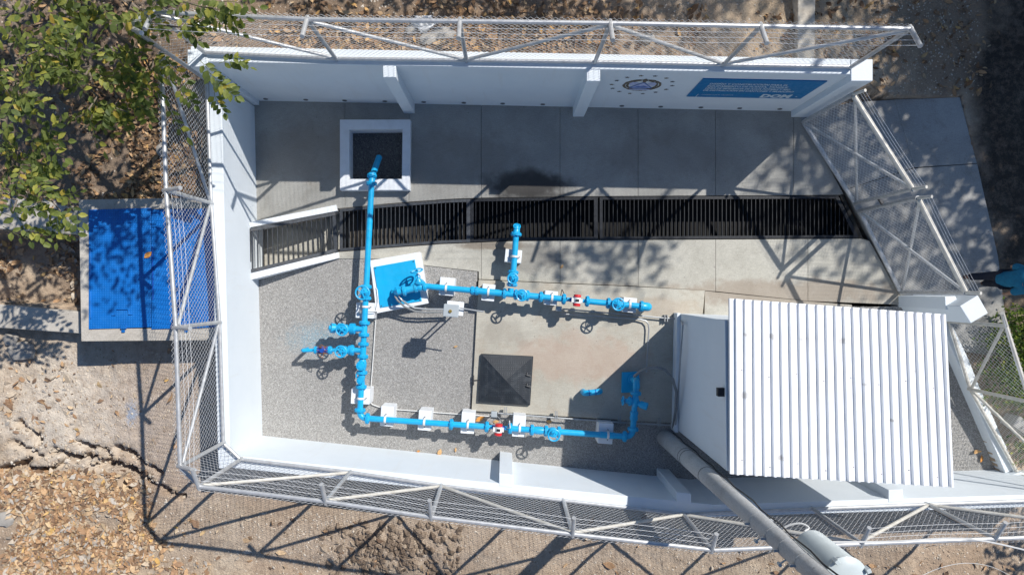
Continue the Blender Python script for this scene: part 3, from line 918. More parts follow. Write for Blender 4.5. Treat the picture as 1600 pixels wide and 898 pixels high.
ZT, ZL = 2.5, 1.7           # height of the retaining wall and of the low walls
W_A, W_B = (397, 157.5), (1240, 174)
tdir = (F(*W_B) - F(*W_A)).normalized(); tin = Vector((tdir.y, -tdir.x, 0))      # towards the yard
tw_root = thing("retaining_wall", F(800, 160), 'long white retaining wall with two pillars, emblem and blue sign', 'wall')
m = MB(); wall_run(m, [(382, 157.2), (1262, 174.4)], 0.27, -0.3, ZT, 1); m.build("wall_panel", "white_paint", tw_root, bevel=0.012)
def pillar(u0, u1, v0, v1, zt, root, name="pillar", z0=-0.2):
    m = MB(); m.prism(U([(u0, v0), (u1, v0), (u1, v1), (u0, v1)]), z0, zt); return m.build(name, "white_paint", root, bevel=0.012)
pillar(631, 648, 158, 177.5, ZT - 0.012, tw_root)
pillar(895, 912.5, 162, 182.5, ZT - 0.012, tw_root)
pillar(1236, 1264, 155, 183, ZT + 0.02, tw_root)
pillar(379, 405, 142, 164.5, ZT + 0.015, tw_root)
for i in range(14):
    u = 420 + (1213 - 420) / 13 * i + (0.5 if i % 2 else -0.5)
    if 622 < u < 655 or 888 < u < 920: u += 0
    v = 157.5 + (u - 397) * 0.01957
    hole = MB(); c = F(u, v, 0.17)
    hole.cyl(c + tin * 0.012, c - tin * 0.02, 0.05, n=14); ho = hole.build("weep_hole", "flex_grey", tw_root)
    hh = MB(); hh.cyl(c + tin * 0.016, c - tin * 0.01, 0.038, n=14); hh.build("hole", "steel_dark", ho)

def low_wall(name, pts, label, thick=0.23, zt=ZL, side=1, pil=()):
    cx = F(sum(p[0] for p in pts) / len(pts), sum(p[1] for p in pts) / len(pts))
    root = thing(name, cx, label, 'wall')
    m = MB(); wall_run(m, pts, thick, -0.3, zt, side)
    m.build("wall_panel", "white_paint", root, bevel=0.012)
    for poly, z in pil:
        k = MB(); k.prism(U(poly), -0.3, z); k.build("pilaster", "white_paint", root, bevel=0.01)
    return root
low_wall("perimeter_wall", [(397.5, 166), (404, 440), (410, 683)], 'white low wall along the left of the gravel, beside the blue hatches', side=-1)
low_wall("perimeter_wall", [(393, 682), (412, 680.5), (740, 715), (1075, 748)], 'white low wall below the gravel with two pilasters, in front of the lower pipes', side=-1,
         pil=[([(781, 705), (800, 707), (800, 725), (781, 723)], ZL + 0.004), ([(1026, 731), (1046, 733), (1046, 748), (1026, 746)], ZL + 0.004)])
low_wall("perimeter_wall", [(1066, 748.6), (1310, 741), (1625, 731)], 'white low wall running right behind the metal-roofed house', side=-1,
         zt=ZL - 0.004,
         pil=[([(1318, 728), (1338, 727), (1338, 744), (1318, 745)], ZL + 0.004)])
# kerb wall below the right-hand fence
kr = thing("kerb_wall", F(1520, 650), 'low white kerb wall under the right-hand fence beside the house', 'wall')
m = MB(); m.prism(U([(1455, 500), (1470, 497), (1500, 560), (1515, 598), (1573, 728), (1556, 733)]), -0.3, 0.28); m.build("wall_panel", "white_paint", kr, bevel=0.012)
kr2 = thing("kerb_wall", F(1600, 745), 'short white kerb stub leaving the lower right wall corner', 'wall')
m = MB(); m.prism(U([(1557, 733.5), (1572, 729), (1660, 760), (1655, 775)]), -0.3, 0.42); m.build("wall_panel", "white_paint", kr2, bevel=0.012)
# gate pillar with short wall
gp = thing("gate_pillar", F(1430, 475), 'white square gate pillar with short wall at the lower gate end', 'pillar')
zg = 1.95
q = [P(1500, 478, zg), P(1528, 461, zg), P(1544, 489, zg), P(1517, 505, zg)]
m = MB(); m.prism([(p.x, p.y) for p in q], -0.3, zg); m.build("pillar", "white_paint", gp, bevel=0.012)
m = MB(); m.prism(U([(1403, 462), (1418, 461), (1424, 478), (1404, 480)]), -0.3, 1.55); m.build("wall_panel", "white_paint", gp, bevel=0.012)

# ------------------------------------------------------------------ fences
def chain_mesh(name, a, b, h, root, w=0.046, r=0.003, hb=None):
    "zigzag wires of a chain-link panel from base point a to base point b, h high (h at a, hb at b)"
    a = np.array(a); b = np.array(b); Lh = np.linalg.norm((b - a)[:2])
    ex = (b - a) / Lh
    nx, ny = -ex[1], ex[0]
    hb = h if hb is None else hb
    nw = max(2, int(Lh / w)); rows = int(max(h, hb) / w)
    k = np.arange(nw)[:, None]; j = np.arange(rows + 1)[None, :]
    rh = w * 1.3
    rows = int(max(h, hb) / rh); j = np.arange(rows + 1)[None, :]
    s = (k + ((j + k) % 2)) * w
    s = np.clip(s, 0, Lh)
    z = np.broadcast_to(j * rh, s.shape) * ((h + (hb - h) * s / Lh) / max(h, hb))
    out = ((j + 0 * k) % 2) * 0.004 - 0.002
    jit = 0.004 * (rng.random(s.shape) - 0.5)
    px = a[0] + ex[0] * s + nx * (out + jit); py = a[1] + ex[1] * s + ny * (out + jit); pz = a[2] + ex[2] * s + z
    pts = np.stack([px, py, pz], 2)                       # (nw, rows+1, 3)
    offs = np.array([[nx * r, ny * r, 0], [-nx * r * .5 + ex[0] * r * .87, -ny * r * .5 + ex[1] * r * .87, 0], [-nx * r * .5 - ex[0] * r * .87, -ny * r * .5 - ex[1] * r * .87, 0]])
    V = (pts[:, :, None, :] + offs[None, None]).reshape(-1, 3)
    base = (np.arange(nw)[:, None] * (rows + 1) + np.arange(rows)[None, :]) * 3
    base = base.ravel()
    fs = []
    for q in range(3):
        q2 = (q + 1) % 3
        fs.append(np.stack([base + q, base + q2, base + 3 + q2, base + 3 + q], 1))
    fs = np.concatenate(fs)
    o = V.mean(0)
    ob = put(name, fast_mesh(name, V - o, fs, "wire", True), Matrix.Translation(o), root)
    return ob

def tube_part(name, root, a, b, r, mat="galvanized", n=10):
    m = MB(); m.cyl(a, b, r, n=n); return m.build(name, mat, root)

def fence(name, label, bases, zb, zt, diags, inward, arms=True, posts=None, group='chain-link fences on the walls', extra_rail=True, arm_len=0.3, zt_list=None, mats=("galvanized", "galvanized")):
    """bases: plan points of the post feet; diags: list of (i, 't'/'b', j, 't'/'b')"""
    B = [F(u, v, zb) for u, v in bases]; n = len(B)
    zl = zt_list or [zt] * n
    T = [Vector((p.x, p.y, z)) for p, z in zip(B, zl)]
    root = thing(name, (B[0] + B[-1]) / 2, label, 'fence', group)
    r = 0.036
    for i in range(n):
        if posts is None or i in posts:
            tube_part("post", root, B[i], T[i] + Vector((0, 0, 0.02)), r, mats[0])
    for i in range(n - 1):
        d = (B[i + 1] - B[i]).normalized()
        tube_part("top_rail", root, T[i] + d * 0.02, T[i + 1] - d * 0.02, r, mats[0])
        up = Vector((0, 0, 0.06))
        tube_part("bottom_rail", root, B[i] + d * 0.03 + up, B[i + 1] - d * 0.03 + up, 0.033, mats[0])
        zlo = min(T[i].z, T[i + 1].z)
        nrm = Vector((-d.y, d.x, 0)); nrm = -nrm if nrm.dot(inward) > 0 else nrm
        off = nrm * 0.042
        chain_mesh("mesh_panel", B[i] + off + Vector((0, 0, 0.03)), B[i + 1] + off + Vector((0, 0, 0.03)), T[i].z - zb + 0.06, root, hb=T[i + 1].z - zb + 0.06)
    for (i, ti, j, tj) in diags:
        a = (T if ti == 't' else B)[i] + Vector((0, 0, -0.06 if ti == 't' else 0.08)); b = (T if tj == 't' else B)[j] + Vector((0, 0, -0.06 if tj == 't' else 0.08))
        d = (b - a).normalized()
        tube_part("brace", root, a + d * 0.04, b - d * 0.04, 0.030, mats[1])
    if arms:
        tips = []
        for i in range(n):
            if posts is None or i in posts:
                tip = T[i] + inward.normalized() * arm_len * 1.15 + Vector((0, 0, arm_len * 0.8))
                tube_part("arm", root, T[i] - inward.normalized() * 0.05 - Vector((0, 0, 0.03)), tip, 0.036, mats[0]); tips.append((T[i], tip))
        for q in (0.35, 0.65, 0.95):
            m = MB()
            for (t0, p0), (t1, p1) in zip(tips[:-1], tips[1:]):
                a = lerp(t0, p0, q); b = lerp(t1, p1, q)
                sag = [lerp(a, b, k / 6) - Vector((0, 0, 0.05 * math.sin(math.pi * k / 6))) for k in range(7)]
                m.tube(sag, 0.0028, 4)
            if m.v: m.build("strand", "wire", root)
    return root, B, T

D = -1
def flp(px, py, z):           # photo pixel of a point at height z -> plan coordinates
    s = (CAM_H - z) / CAM_H
    return (NX + (px - NX) * s, NY + (py - NY) * s)
# top fence on the retaining wall
tb = [flp(322, 84, ZT), flp(526, 93.5, ZT), flp(729, 96, ZT), flp(929, 98.5, ZT), flp(1129, 102.5, ZT), flp(1328, 106, ZT)]
fence("chain_link_fence", 'galvanized chain-link fence along the top of the retaining wall', tb, ZT, 4.3,
      [(0, 't', 1, 'b'), (1, 't', 2, 'b'), (2, 'b', 3, 't'), (3, 't', 4, 'b'), (4, 'b', 5, 't')], Vector((0, -1, 0)))
# corner panel top left
cb = [flp(325, 127, ZL), flp(333, 96, ZL)]
fence("chain_link_fence", 'narrow chain-link corner panel under the leafy branches, top left', [flp(325, 127, ZL), (402, 146.5)], ZL, 4.35, [], Vector((1, -0.6, 0)), posts=[0])
# left fence
lb = [flp(325, 130, ZL), flp(332, 318, ZL), flp(345, 503, ZL), flp(351, 690, ZL)]
fence("chain_link_fence", 'galvanized chain-link fence on the left wall above the blue hatches', lb, ZL, 3.45,
      [(0, 't', 1, 'b'), (1, 'b', 2, 't'), (2, 'b', 3, 't')], Vector((1, 0, 0)), posts=[1, 2, 3])
# corner piece bottom left
fence("chain_link_fence", 'short corner panel joining the left and lower fences', [flp(351, 691, ZL), flp(378, 716, ZL)], ZL, 3.46, [], Vector((1, 1, 0)), posts=[])
# lower fence
bb = [flp(378, 716, ZL), flp(548, 736, ZL), flp(690, 757, ZL), flp(880, 780, ZL), flp(1067, 801, ZL)]
fence("chain_link_fence", 'galvanized chain-link fence on the lower wall in front of the blue pipes', bb, ZL, 3.5,
      [(0, 't', 1, 'b'), (1, 't', 2, 'b'), (2, 'b', 3, 't'), (3, 't', 4, 'b')], Vector((0, 1, 0)), mats=("galvanized", "galvanized_dull"))
rb = [flp(1068, 801.5, ZL), flp(1268, 793, ZL), flp(1447, 786, ZL), flp(1640, 779, ZL)]
fence("chain_link_fence", 'chain-link fence behind the utility pole, running right below the roof', rb, ZL, 3.5,
      [(0, 'b', 1, 't'), (1, 't', 2, 'b'), (2, 'b', 3, 't')], Vector((0, 1, 0)), posts=[1, 2, 3], mats=("galvanized", "galvanized_dull"))
# right fence on the kerb
eb = [flp(1480, 502, .28), flp(1513, 607, .28), flp(1588, 740, .28)]
fence("chain_link_fence", 'chain-link fence on the low right kerb in front of the green shrubs', eb, .28, 1.95,
      [(0, 't', 1, 'b'), (1, 'b', 2, 't')], Vector((-0.1, 0.1, 0)), mats=("galvanized_dull", "galvanized_dull"))

# ------------------------------------------------------------------ gate: two leaves
def gate_leaf(a, b, label):
    zb, zt = 0.07, 2.12
    A, Bq = F(a[0], a[1], zb), F(b[0], b[1], zb); Cq, Dq = Vector((Bq.x, Bq.y, zt)), Vector((A.x, A.y, zt))
    root = thing("gate_leaf", F(a[0], a[1]), label, 'gate', 'leaves of the yard gate')
    r = 0.045
    tube_part("post", root, A, Dq, r); tube_part("post", root, Bq, Cq, r)
    d = (Bq - A).normalized()
    tube_part("bottom_rail", root, A + d * .03, Bq - d * .03, r); tube_part("top_rail", root, Dq + d * .03, Cq - d * .03, r, "galvanized_dull")
    tube_part("brace", root, A + (Cq - A) * 0.02, Cq - (Cq - A) * 0.02, 0.03)
    off = Vector((-d.y, d.x, 0)) * 0.055
    tube_part("brace", root, Bq + off * 0.9 + (Dq - Bq) * 0.02, Dq + off * 0.9 - (Dq - Bq) * 0.02, 0.028)
    chain_mesh("mesh_panel", A - off * 0.8 + Vector((0, 0, .02)), Bq - off * 0.8 + Vector((0, 0, .02)), zt - zb, root, r=0.0019)
    out = Vector((-d.y, d.x, 0)); out = out if out.x > 0 else -out
    tips = []
    for t in (Dq, Cq):
        tip = t + out * 0.08 + Vector((0, 0, 0.26)) + d * 0.05
        tube_part("arm", root, t, tip, 0.03, "galvanized_dull"); tips.append((t, tip))
    for q in (.3, .55, .75, .97):
        m = MB(); p0 = lerp(*tips[0], q); p1 = lerp(*tips[1], q)
        m.tube([lerp(p0, p1, k / 6) - Vector((0, 0, .03 * math.sin(math.pi * k / 6))) for k in range(7)], 0.003, 4); m.build("strand", "wire", root)
    return root
g1 = gate_leaf((1253, 192), (1333, 318), 'upper gate leaf with crossed braces, next to the sign')
g2 = gate_leaf((1340, 330), (1404, 456), 'lower gate leaf with crossed braces, next to the white pillar')
m = MB(); m.box(F(1336, 324, 1.0) , (0.16, 0.05, 0.06), frame((0, 0, 0), F(80, 126) - F(0, 0))); m.build("bolt", "steel_dark", g1)

# ================================================================== OBJECTS
UPV = Vector((0, 0, 1))
# ------------------------------------------------------------------ sump
sp = thing("sump_box", F(589, 245), 'square white concrete sump box on the shaded floor below the wall', 'sump box')
zs = 0.19
so = [(534.5, 190.5), (643, 190.5), (642, 299), (534.5, 299)]
si = [(SU0 + 9, SV0 + 9), (SU1 - 7, SV0 + 8), (SU1 - 8, SV1 - 11), (SU0 + 9, SV1 - 11)]
for i in range(4):
    j = (i + 1) % 4
    m = MB(); m.prism(U([so[i], so[j], si[j], si[i]]), -0.5, zs + (0.0 if i % 2 else 0.0015)); m.build("side", "white_block", sp, bevel=0.003)
m = MB(); m.prism(U([(SU0, SV0), (SU1, SV0), (SU1, SV1), (SU0, SV1)]), -0.4, -0.16); m.build("gravel_fill", "dark_gravel", sp, smooth=False)
pts_s = scatter_in(U(si), 2600, 9)
o = stones("gravel_stones", pts_s, np.zeros(len(pts_s)) - 0.155, 0.008, 0.018, "dark_pebbles", 5, kind='stuff'); o.parent = sp; o.matrix_basis = WM[sp.name].inverted()

# ------------------------------------------------------------------ valve chamber with blue hatches outside the left wall
vc = thing("valve_chamber", P(230, 425, .6), 'raised concrete chamber with two blue steel lids outside the left wall', 'chamber')
zc = 1.3
m = MB()
oc = [P(123, 312, zc), P(331, 308, zc), P(331, 531, zc), P(127, 533, zc)]
ic = [P(138, 329, zc), P(331, 325, zc), P(331, 511, zc), P(144, 514, zc)]
oc[1].x = oc[2].x = ic[1].x = ic[2].x = F(385.5, 0).x
for i, j in ((0, 1), (3, 2), (0, 3)):
    m = MB(); pl = [oc[i], oc[j], ic[j], ic[i]]
    m.prism([(p.x, p.y) for p in pl], -0.2, zc + 0.001 * i); m.build("side", "concrete_raw", vc, bevel=0.006)
xm = P(237, 400, zc).x
def lid(x0, x1, name="lid", zo=0.0):
    q = [(x0, ic[0].y + (ic[1].y - ic[0].y) * 0.3), (x1, ic[1].y), (x1, ic[2].y), (x0, ic[3].y)]
    m = MB(); m.prism(q, zc - 0.03, zc + 0.022 + zo)
    return m.build(name, "hatch_blue", vc, bevel=0.004)
l1 = lid(ic[0].x + 0.02, xm - 0.006); l2 = lid(xm + 0.006, ic[1].x - 0.004, zo=0.003)
for px0 in (190, 288):
    par = l1 if px0 < 230 else l2
    m = MB(); m.tube([P(px0 - 16, 492, zc + .03), P(px0 - 10, 492, zc + .04), P(px0 - 9, 483, zc + .04), P(px0 + 10, 483, zc + .04), P(px0 + 11, 491, zc + .04), P(px0 + 17, 491, zc + .03)], 0.011, 6); m.build("handle", "hatch_blue", par)
    m = MB(); m.box(P(px0 + 3, 510, zc + .03), (0.10, 0.09, 0.05)); m.box(P(px0 + 3, 517, zc + .005), (0.06, 0.05, 0.05)); m.build("hasp", "hatch_blue", par, bevel=0.004)
for py0 in (390, 455):
    m = MB(); m.cyl(P(141, py0, zc + .03), P(142, py0 + 42, zc + .03), 0.014, n=8); m.build("hinge", "hatch_blue", l1)
m = MB(); m.cyl(P(238, 385, zc + .03), P(239, 468, zc + .03), 0.012, n=6); m.build("hinge", "navy_blue", l1)

# stream channel walls at the far left
m = MB(); w = [P(-260, 452, .72), P(125.5, 487, .8), P(126.5, 521, .8), P(-260, 494, .72)]
m.prism([(p.x, p.y) for p in w], -0.4, [p.z for p in w]); m.build("channel_wall", "concrete_raw", bevel=0.02, label='pale concrete channel wall leading left from the blue-lidded chamber, lower side', cat='channel wall', group='stream channel walls')
m = MB(); w = [P(-260, 300, .85), P(60, 300, .9), P(122.5, 325, .95), P(122.5, 367, .95), P(-260, 338, .85)]
m.prism([(p.x, p.y) for p in w], -0.4, [p.z for p in w]); m.build("channel_wall", "concrete_raw", bevel=0.02, label='shaded concrete channel wall under the tree leading to the chamber, upper side', cat='channel wall', group='stream channel walls')

# ------------------------------------------------------------------ pipework pieces
def flange_mesh(r=0.114, t=0.02, gap=0.004, mat="pipe_blue", bolts=8):
    def mk():
        m = MB()
        for s in (-1, 1):
            m.cyl((0, 0, s * gap / 2), (0, 0, s * (gap / 2 + t)), r, n=22)
            m.cyl((0, 0, s * (gap / 2 + t)), (0, 0, s * (gap / 2 + t + 0.022)), r * 0.74, r * 0.62, n=18)
        for i in range(bolts):
            a = 2 * math.pi * (i + .5) / bolts; x, y = r * .8 * math.cos(a), r * .8 * math.sin(a)
            m.cyl((x, y, -t - 0.02), (x, y, t + 0.02), 0.011, n=6)
        return m.mesh("flange", mat, angle=30)
    return cached(('flange', r, mat), mk)
def along(p, d):
    return Matrix.Translation(p) @ Vector(d).normalized().to_track_quat('Z', 'X').to_matrix().to_4x4()
def flange(root, p, d, r=0.114, name="flange"):
    return put(name, flange_mesh(r), along(p, d), root)
def pipe(root, a, b, r=0.061, mat="pipe_blue", name="pipe"):
    m = MB(); m.cyl(a, b, r, n=20); return m.build(name, mat, root)
def elbow(root, p, d0, d1, R0=0.12, r=0.064, mat="pipe_blue", name="elbow"):
    "bend whose corner is at p, arriving along d0 and leaving along d1"
    d0 = Vector(d0).normalized(); d1 = Vector(d1).normalized()
    a, b = p - d0 * R0, p + d1 * R0
    path = [(a * (1 - t) + p * t) * (1 - t) + (p * (1 - t) + b * t) * t for t in [k / 8 for k in range(9)]]
    m = MB(); m.tube(path, r, 16); m.build(name, mat, root); return a, b
def wheel_mesh(R0, n=4):
    def mk():
        m = MB(); m.torus((0, 0, 0), UPV, R0, 0.0165, 26, 8)
        for i in range(n):
            a = 2 * math.pi * i / n + 0.4
            m.tube([(0.02 * math.cos(a), 0.02 * math.sin(a), 0.018), (R0 * .55 * math.cos(a), R0 * .55 * math.sin(a), 0.012), (R0 * math.cos(a), R0 * math.sin(a), 0)], 0.0125, 6)
        m.cyl((0, 0, -0.015), (0, 0, 0.035), 0.026, n=12)
        return m.mesh("handwheel", "pipe_blue")
    return cached(('wheel', R0, n), mk)
def valve_mesh():
    def mk():
        m = MB()
        m.lathe([(-.1, .066), (-.07, .07), (-.03, .088), (.03, .088), (.07, .07), (.1, .066)], (0, 0, 0), (1, 0, 0), 18)
        m.lathe([(0, .078), (.085, .07), (.09, .098), (.13, .098), (.135, .07), (.18, .045), (.2, .034)], (0, 0, 0), (0, 0, 1), 18)
        for sx in (-1, 1):
            for sy in (-1, 1):
                m.cyl((sx * .06, sy * .06, .08), (sx * .06, sy * .06, .145), .01, n=6)
        for sx in (-1, 1):
            m.tube([(sx * .035, 0, .18), (sx * .045, 0, .23), (sx * .02, 0, .28)], 0.011, 6)
        return m.mesh("gate_valve", "pipe_blue")
    return cached('valve', mk)
def gate_valve(root, p, d, wz=0.31, wr=0.115, up=UPV, n=4, flanges=True, spin=0.0, sep=0.118):
    M = frame(p, d, up)
    v = put("gate_valve", valve_mesh(), M, root)
    st = cached(('stem', wz), lambda: MB().cyl((0, 0, .18), (0, 0, wz + .04), .014, n=8).mesh("stem", "pipe_blue"))
    put("stem", st, M, v)
    put("handwheel", wheel_mesh(wr, n), M @ Matrix.Translation((0, 0, wz)) @ Matrix.Rotation(spin, 4, 'Z'), v)
    if flanges:
        dd = Vector(d).normalized()
        flange(root, p - dd * sep, d); flange(root, p + dd * sep, d)
    return v
def round_body(root, p, d, name, r=0.095, L_=0.11, cover=True, up=UPV):
    M = frame(p, d, up)
    def mk():
        m = MB()
        m.lathe([(-L_, .064), (-L_ * .6, .075), (-L_ * .25, r), (L_ * .25, r), (L_ * .6, .075), (L_, .064)], (0, 0, 0), (1, 0, 0), 18)
        if cover:
            m.lathe([(0, r * .95), (.1, r * .95), (.105, r * 1.12), (.14, r * 1.12), (.142, r * .8), (.155, r * .7)], (0, 0, 0), (0, 0, 1), 20)
            for k in range(8):
                a = k * math.pi / 4; m.cyl((r * .98 * math.cos(a), r * .98 * math.sin(a), .1), (r * .98 * math.cos(a), r * .98 * math.sin(a), .153), .009, n=6)
        return m.mesh(name, "pipe_blue")
    return put(name, cached((name, r, L_, cover), mk), M, root)
def meter(root, p, d):
    "flow meter with white and red display head"
    M = frame(p, d)
    def body():
        m = MB(); m.lathe([(-.13, .045), (-.07, .045), (-.06, .075), (.06, .075), (.07, .045), (.13, .045)], (0, 0, 0), (1, 0, 0), 16); m.cyl((0, 0, .05), (0, 0, .16), .035, n=12)
        return m.mesh("flow_meter", "navy_blue")
    b = put("flow_meter", cached('meterbody', body), M, root)
    def head():
        return MB().lathe([(-.06, .055), (-.055, .075), (.055, .075), (.06, .055)], (0, 0, .2), (0, 1, 0), 16).box((-.08, 0, .19), (.06, .09, .08)).box((.085, 0, .19), (.05, .08, .08)).mesh("meter_head", "white_plastic")
    h = put("meter_head", cached('meterhead', head), M, b)
    def caps():
        return MB().lathe([(.062, .06), (.07, .078), (.115, .074), (.12, .05)], (0, 0, .2), (0, 1, 0), 16).lathe([(.062, .06), (.07, .078), (.115, .074), (.12, .05)], (0, 0, .2), (0, -1, 0), 16).mesh("end_cap", "red_plastic")
    put("end_cap", cached('metercap', caps), M, b)
    put("display", cached('meterdisp', lambda: MB().box((0, 0, .274), (.07, .05, .012)).mesh("display", "dark_plastic", smooth=False)), M, b)
    return b

ZP = 0.5
def support(px, py, w, d, label, rot=0.0, zt=0.425, run=(1, 0, 0), strap=True, pr=0.061, z0=-0.02):
    c = P(px, py, zt)
    rz = Matrix.Rotation(rot, 4, 'Z')
    k = zt / 73.6 * 0
    sc = (CAM_H - zt) / FPX
    m = MB(); m.box((c.x, c.y, (zt + z0) / 2), (w * sc, d * sc, zt - z0), rz)
    blk = m.build("pipe_support", "white_block", bevel=0.008, label=label, cat='pipe support', group='white pipe supports')
    if strap:
        return blk
    return blk
def strap(blk, p, d, r=0.061):
    "white U-bolt over the pipe, a part of the support"
    d = Vector(d).normalized(); sdir = d.cross(UPV).normalized()
    m = MB(); rr = r + 0.008
    path = [p + sdir * (rr + .02) + UPV * (-r - 0.008)]
    path += [p + sdir * rr + UPV * (-r + .02)]
    path += [p + sdir * rr * math.cos(a) + UPV * rr * math.sin(a) for a in [math.pi * k / 8 for k in range(9)]]
    path += [p - sdir * rr + UPV * (-r + .02), p - sdir * (rr + .02) + UPV * (-r - 0.008)]
    pts = []
    for q in path: pts.append(q)
    for off in (-.015, -.005, .005, .015):
        m.tube([q + d * off for q in pts], 0.0075, 6)
    m.build("strap", "white_plastic", blk)
    m = MB()
    for s in (-1, 1):
        q = p + sdir * s * (rr + .035) + UPV * (-r - .012); m.cyl(q, q + UPV * .05, .009, n=6)
    m.build("bolt", "steel_dark", blk)

# ---- the left header and lower run: one pipeline from the sump to the lower wellhead
pl = thing("blue_pipeline", P(571, 545, 0), 'blue pipeline from the square sump down the gravel and right to the shaded wellhead', 'pipeline')
def q_(px, py, z=ZP): return P(px, py, z)
hA, hB = q_(580.5, 288), q_(562.5, 641)
hd = (hB - hA).normalized()
def H(py):                   # point of the header at photo row py
    t = (py - 288) / (641 - 288); return lerp(hA, hB, t)
flange(pl, H(287), hd)
a, b = elbow(pl, H(280) - hd * 0.02, -hd, (-hd + Vector((0.02, 0, -0.9))), R0=0.13, r=0.068)
flange(pl, H(275), (-hd + Vector((0, 0, -.35))), 0.1)
pe = b + (Vector((0.06, 0.42, -0.36)))
m = MB(); m.cyl(b, pe, 0.064, n=18); m.build("spout", "pipe_blue", pl)
pipe(pl, H(288), H(446))
gate_valve(pl, H(457), hd, wz=0.36, wr=0.135, n=5)
pipe(pl, H(467), H(503)); flange(pl, H(504.5), hd)
pipe(pl, H(505), H(523), 0.066, name="tee"); flange(pl, H(523), hd)
hs = Vector((-hd.y, hd.x, 0)); hs = Vector((-1, 0.004, 0)).normalized()      # pointing left
t1 = H(513.5); pipe(pl, t1, t1 + hs * 0.2, 0.062, name="branch_pipe"); flange(pl, t1 + hs * 0.215, hs)
gate_valve(pl, t1 + hs * 0.38, hs, wz=0.33, wr=0.112, n=4, spin=.5)
ve = t1 + hs * 0.53
m = MB(); m.lathe([(0, .07), (.06, .075), (.07, .1), (.16, .1), (.165, .06), (.2, .04)], ve, hs + Vector((0, .15, .55)), 20); m.build("air_valve", "pipe_blue", pl)
pipe(pl, H(523), H(537)); flange(pl, H(537.5), hd); pipe(pl, H(538), H(557), 0.066, name="tee"); flange(pl, H(557), hd)
t2 = H(547); pipe(pl, t2, t2 + hs * 0.22, 0.055, name="branch_pipe"); flange(pl, t2 + hs * 0.225, hs)
gate_valve(pl, t2 + hs * 0.385, hs, wz=0.31, wr=0.112, n=5, flanges=False, spin=.2); flange(pl, t2 + hs * 0.27, hs, .1)
pipe(pl, t2 + hs * .48, t2 + hs * .68, 0.04, name="branch_pipe"); flange(pl, t2 + hs * .68, hs, .085)
bz = t2 + hs * 0.82
m = MB(); m.lathe([(-.12, .04), (-.1, .075), (-.075, .075), (-.07, .045), (0, .08), (.07, .045), (.075, .075), (.1, .075), (.12, .04)], bz, hs, 16)
m.cyl(bz, bz + UPV * .14, .05, .04, n=12); m.build("control_valve", "navy_blue", pl)
m = MB()
for k in range(8):
    a0 = k * math.pi / 4; off = Vector((0, math.cos(a0), math.sin(a0))) * .07
    m.cyl(bz + hs * -.13 + off, bz + hs * .13 + off, .008, n=6)
m.tube([bz + Vector((-.05, .07, .12)), bz + Vector((0, .13, .16)), bz + Vector((.06, .07, .12))], .008, 6); m.tube([bz + Vector((.03, -.06, .05)), bz + Vector((0, -.16, .03)), bz + Vector((-.07, -.1, .06))], .009, 6)
m.build("pilot_tubing", "copper_rust", pl)
flange(pl, bz + hs * .145, hs, .08)
pa = bz + hs * .16; pb = q_(474, 547.5)
m = MB(); m.tube([pa, lerp(pa, pb, .8), pb, pb + hs * .03 + UPV * -.04, pb + hs * .035 + UPV * -.42], .036, 12); m.build("hose_pipe", "pipe_blue", pl)
round_body(pl, H(570), hd, "check_valve", 0.088, 0.14); flange(pl, H(582), hd)
round_body(pl, H(593), hd, "strainer", 0.066, 0.12); flange(pl, H(604), hd)
m = MB(); lv = H(589) + hs * .1; m.tube([H(591), lv, lv + UPV * .06, lv + UPV * .06 + hd * -.08], .014, 6); m.build("lever", "pipe_blue", pl)
pipe(pl, H(604), H(640)); flange(pl, H(640.5), hd)
cA, cB = q_(573, 653.2), q_(977, 681.4); ld = (cB - cA).normalized()
def Lr(px): return lerp(cA, cB, (px - 573) / (977 - 573))
corner = Lr(561.5)
m = MB(); pth = [lerp(lerp(H(641), corner, t), lerp(corner, Lr(574), t), t) for t in [k / 8 for k in range(9)]]; m.tube(pth, .064, 16); m.build("elbow", "pipe_blue", pl)
flange(pl, Lr(574), ld)
pipe(pl, Lr(574), Lr(705)); flange(pl, Lr(705), ld); pipe(pl, Lr(705), Lr(762)); flange(pl, Lr(760.5), ld)
pipe(pl, Lr(762), Lr(797), .04); meter(pl, Lr(779), ld); flange(pl, Lr(797), ld)
pipe(pl, Lr(797), Lr(831)); flange(pl, Lr(831), ld); round_body(pl, Lr(842), ld, "swing_check_valve", .082, .14, cover=False); flange(pl, Lr(853), ld)
gate_valve(pl, Lr(863.5), ld, wz=.36, wr=.115, n=3, flanges=False, spin=.9); flange(pl, Lr(873), ld)
pipe(pl, Lr(873), Lr(976)); pipe(pl, Lr(938), Lr(960), .068, name="sleeve"); flange(pl, Lr(976), ld)
vB0, vB1 = q_(989, 669), q_(994, 606); vd = (vB1 - vB0).normalized()
crn = q_(988.2, 682)
m = MB(); pth = [lerp(lerp(Lr(977), crn, t), lerp(crn, vB0, t), t) for t in [k / 8 for k in range(9)]]; m.tube(pth, .064, 16); m.build("elbow", "pipe_blue", pl)
def Vr(py): return lerp(vB0, vB1, (669 - py) / 63)
flange(pl, Vr(670), vd); pipe(pl, Vr(669), Vr(606)); pipe(pl, Vr(654), Vr(644), .074, name="coupling")
flange(pl, Vr(653), vd, .085); flange(pl, Vr(645), vd, .085)
vs = Vector((-vd.y, vd.x, 0)); vs = -vs if vs.x > 0 else vs
gate_valve(pl, Vr(627), vd, wz=.25, wr=.085, up=vs, n=4, flanges=False)
m = MB(); m.lathe([(0, .05), (.1, .055), (.105, .075), (.26, .078), (.27, .06)], Vr(628), -vs + Vector((0, -.25, .4)), 18); m.build("air_valve", "pipe_blue", pl)
flange(pl, Vr(614), vd)
a, b = elbow(pl, q_(995, 596, .52), vd, Vector((0, 0.0, -1)), R0=.14, r=.072)
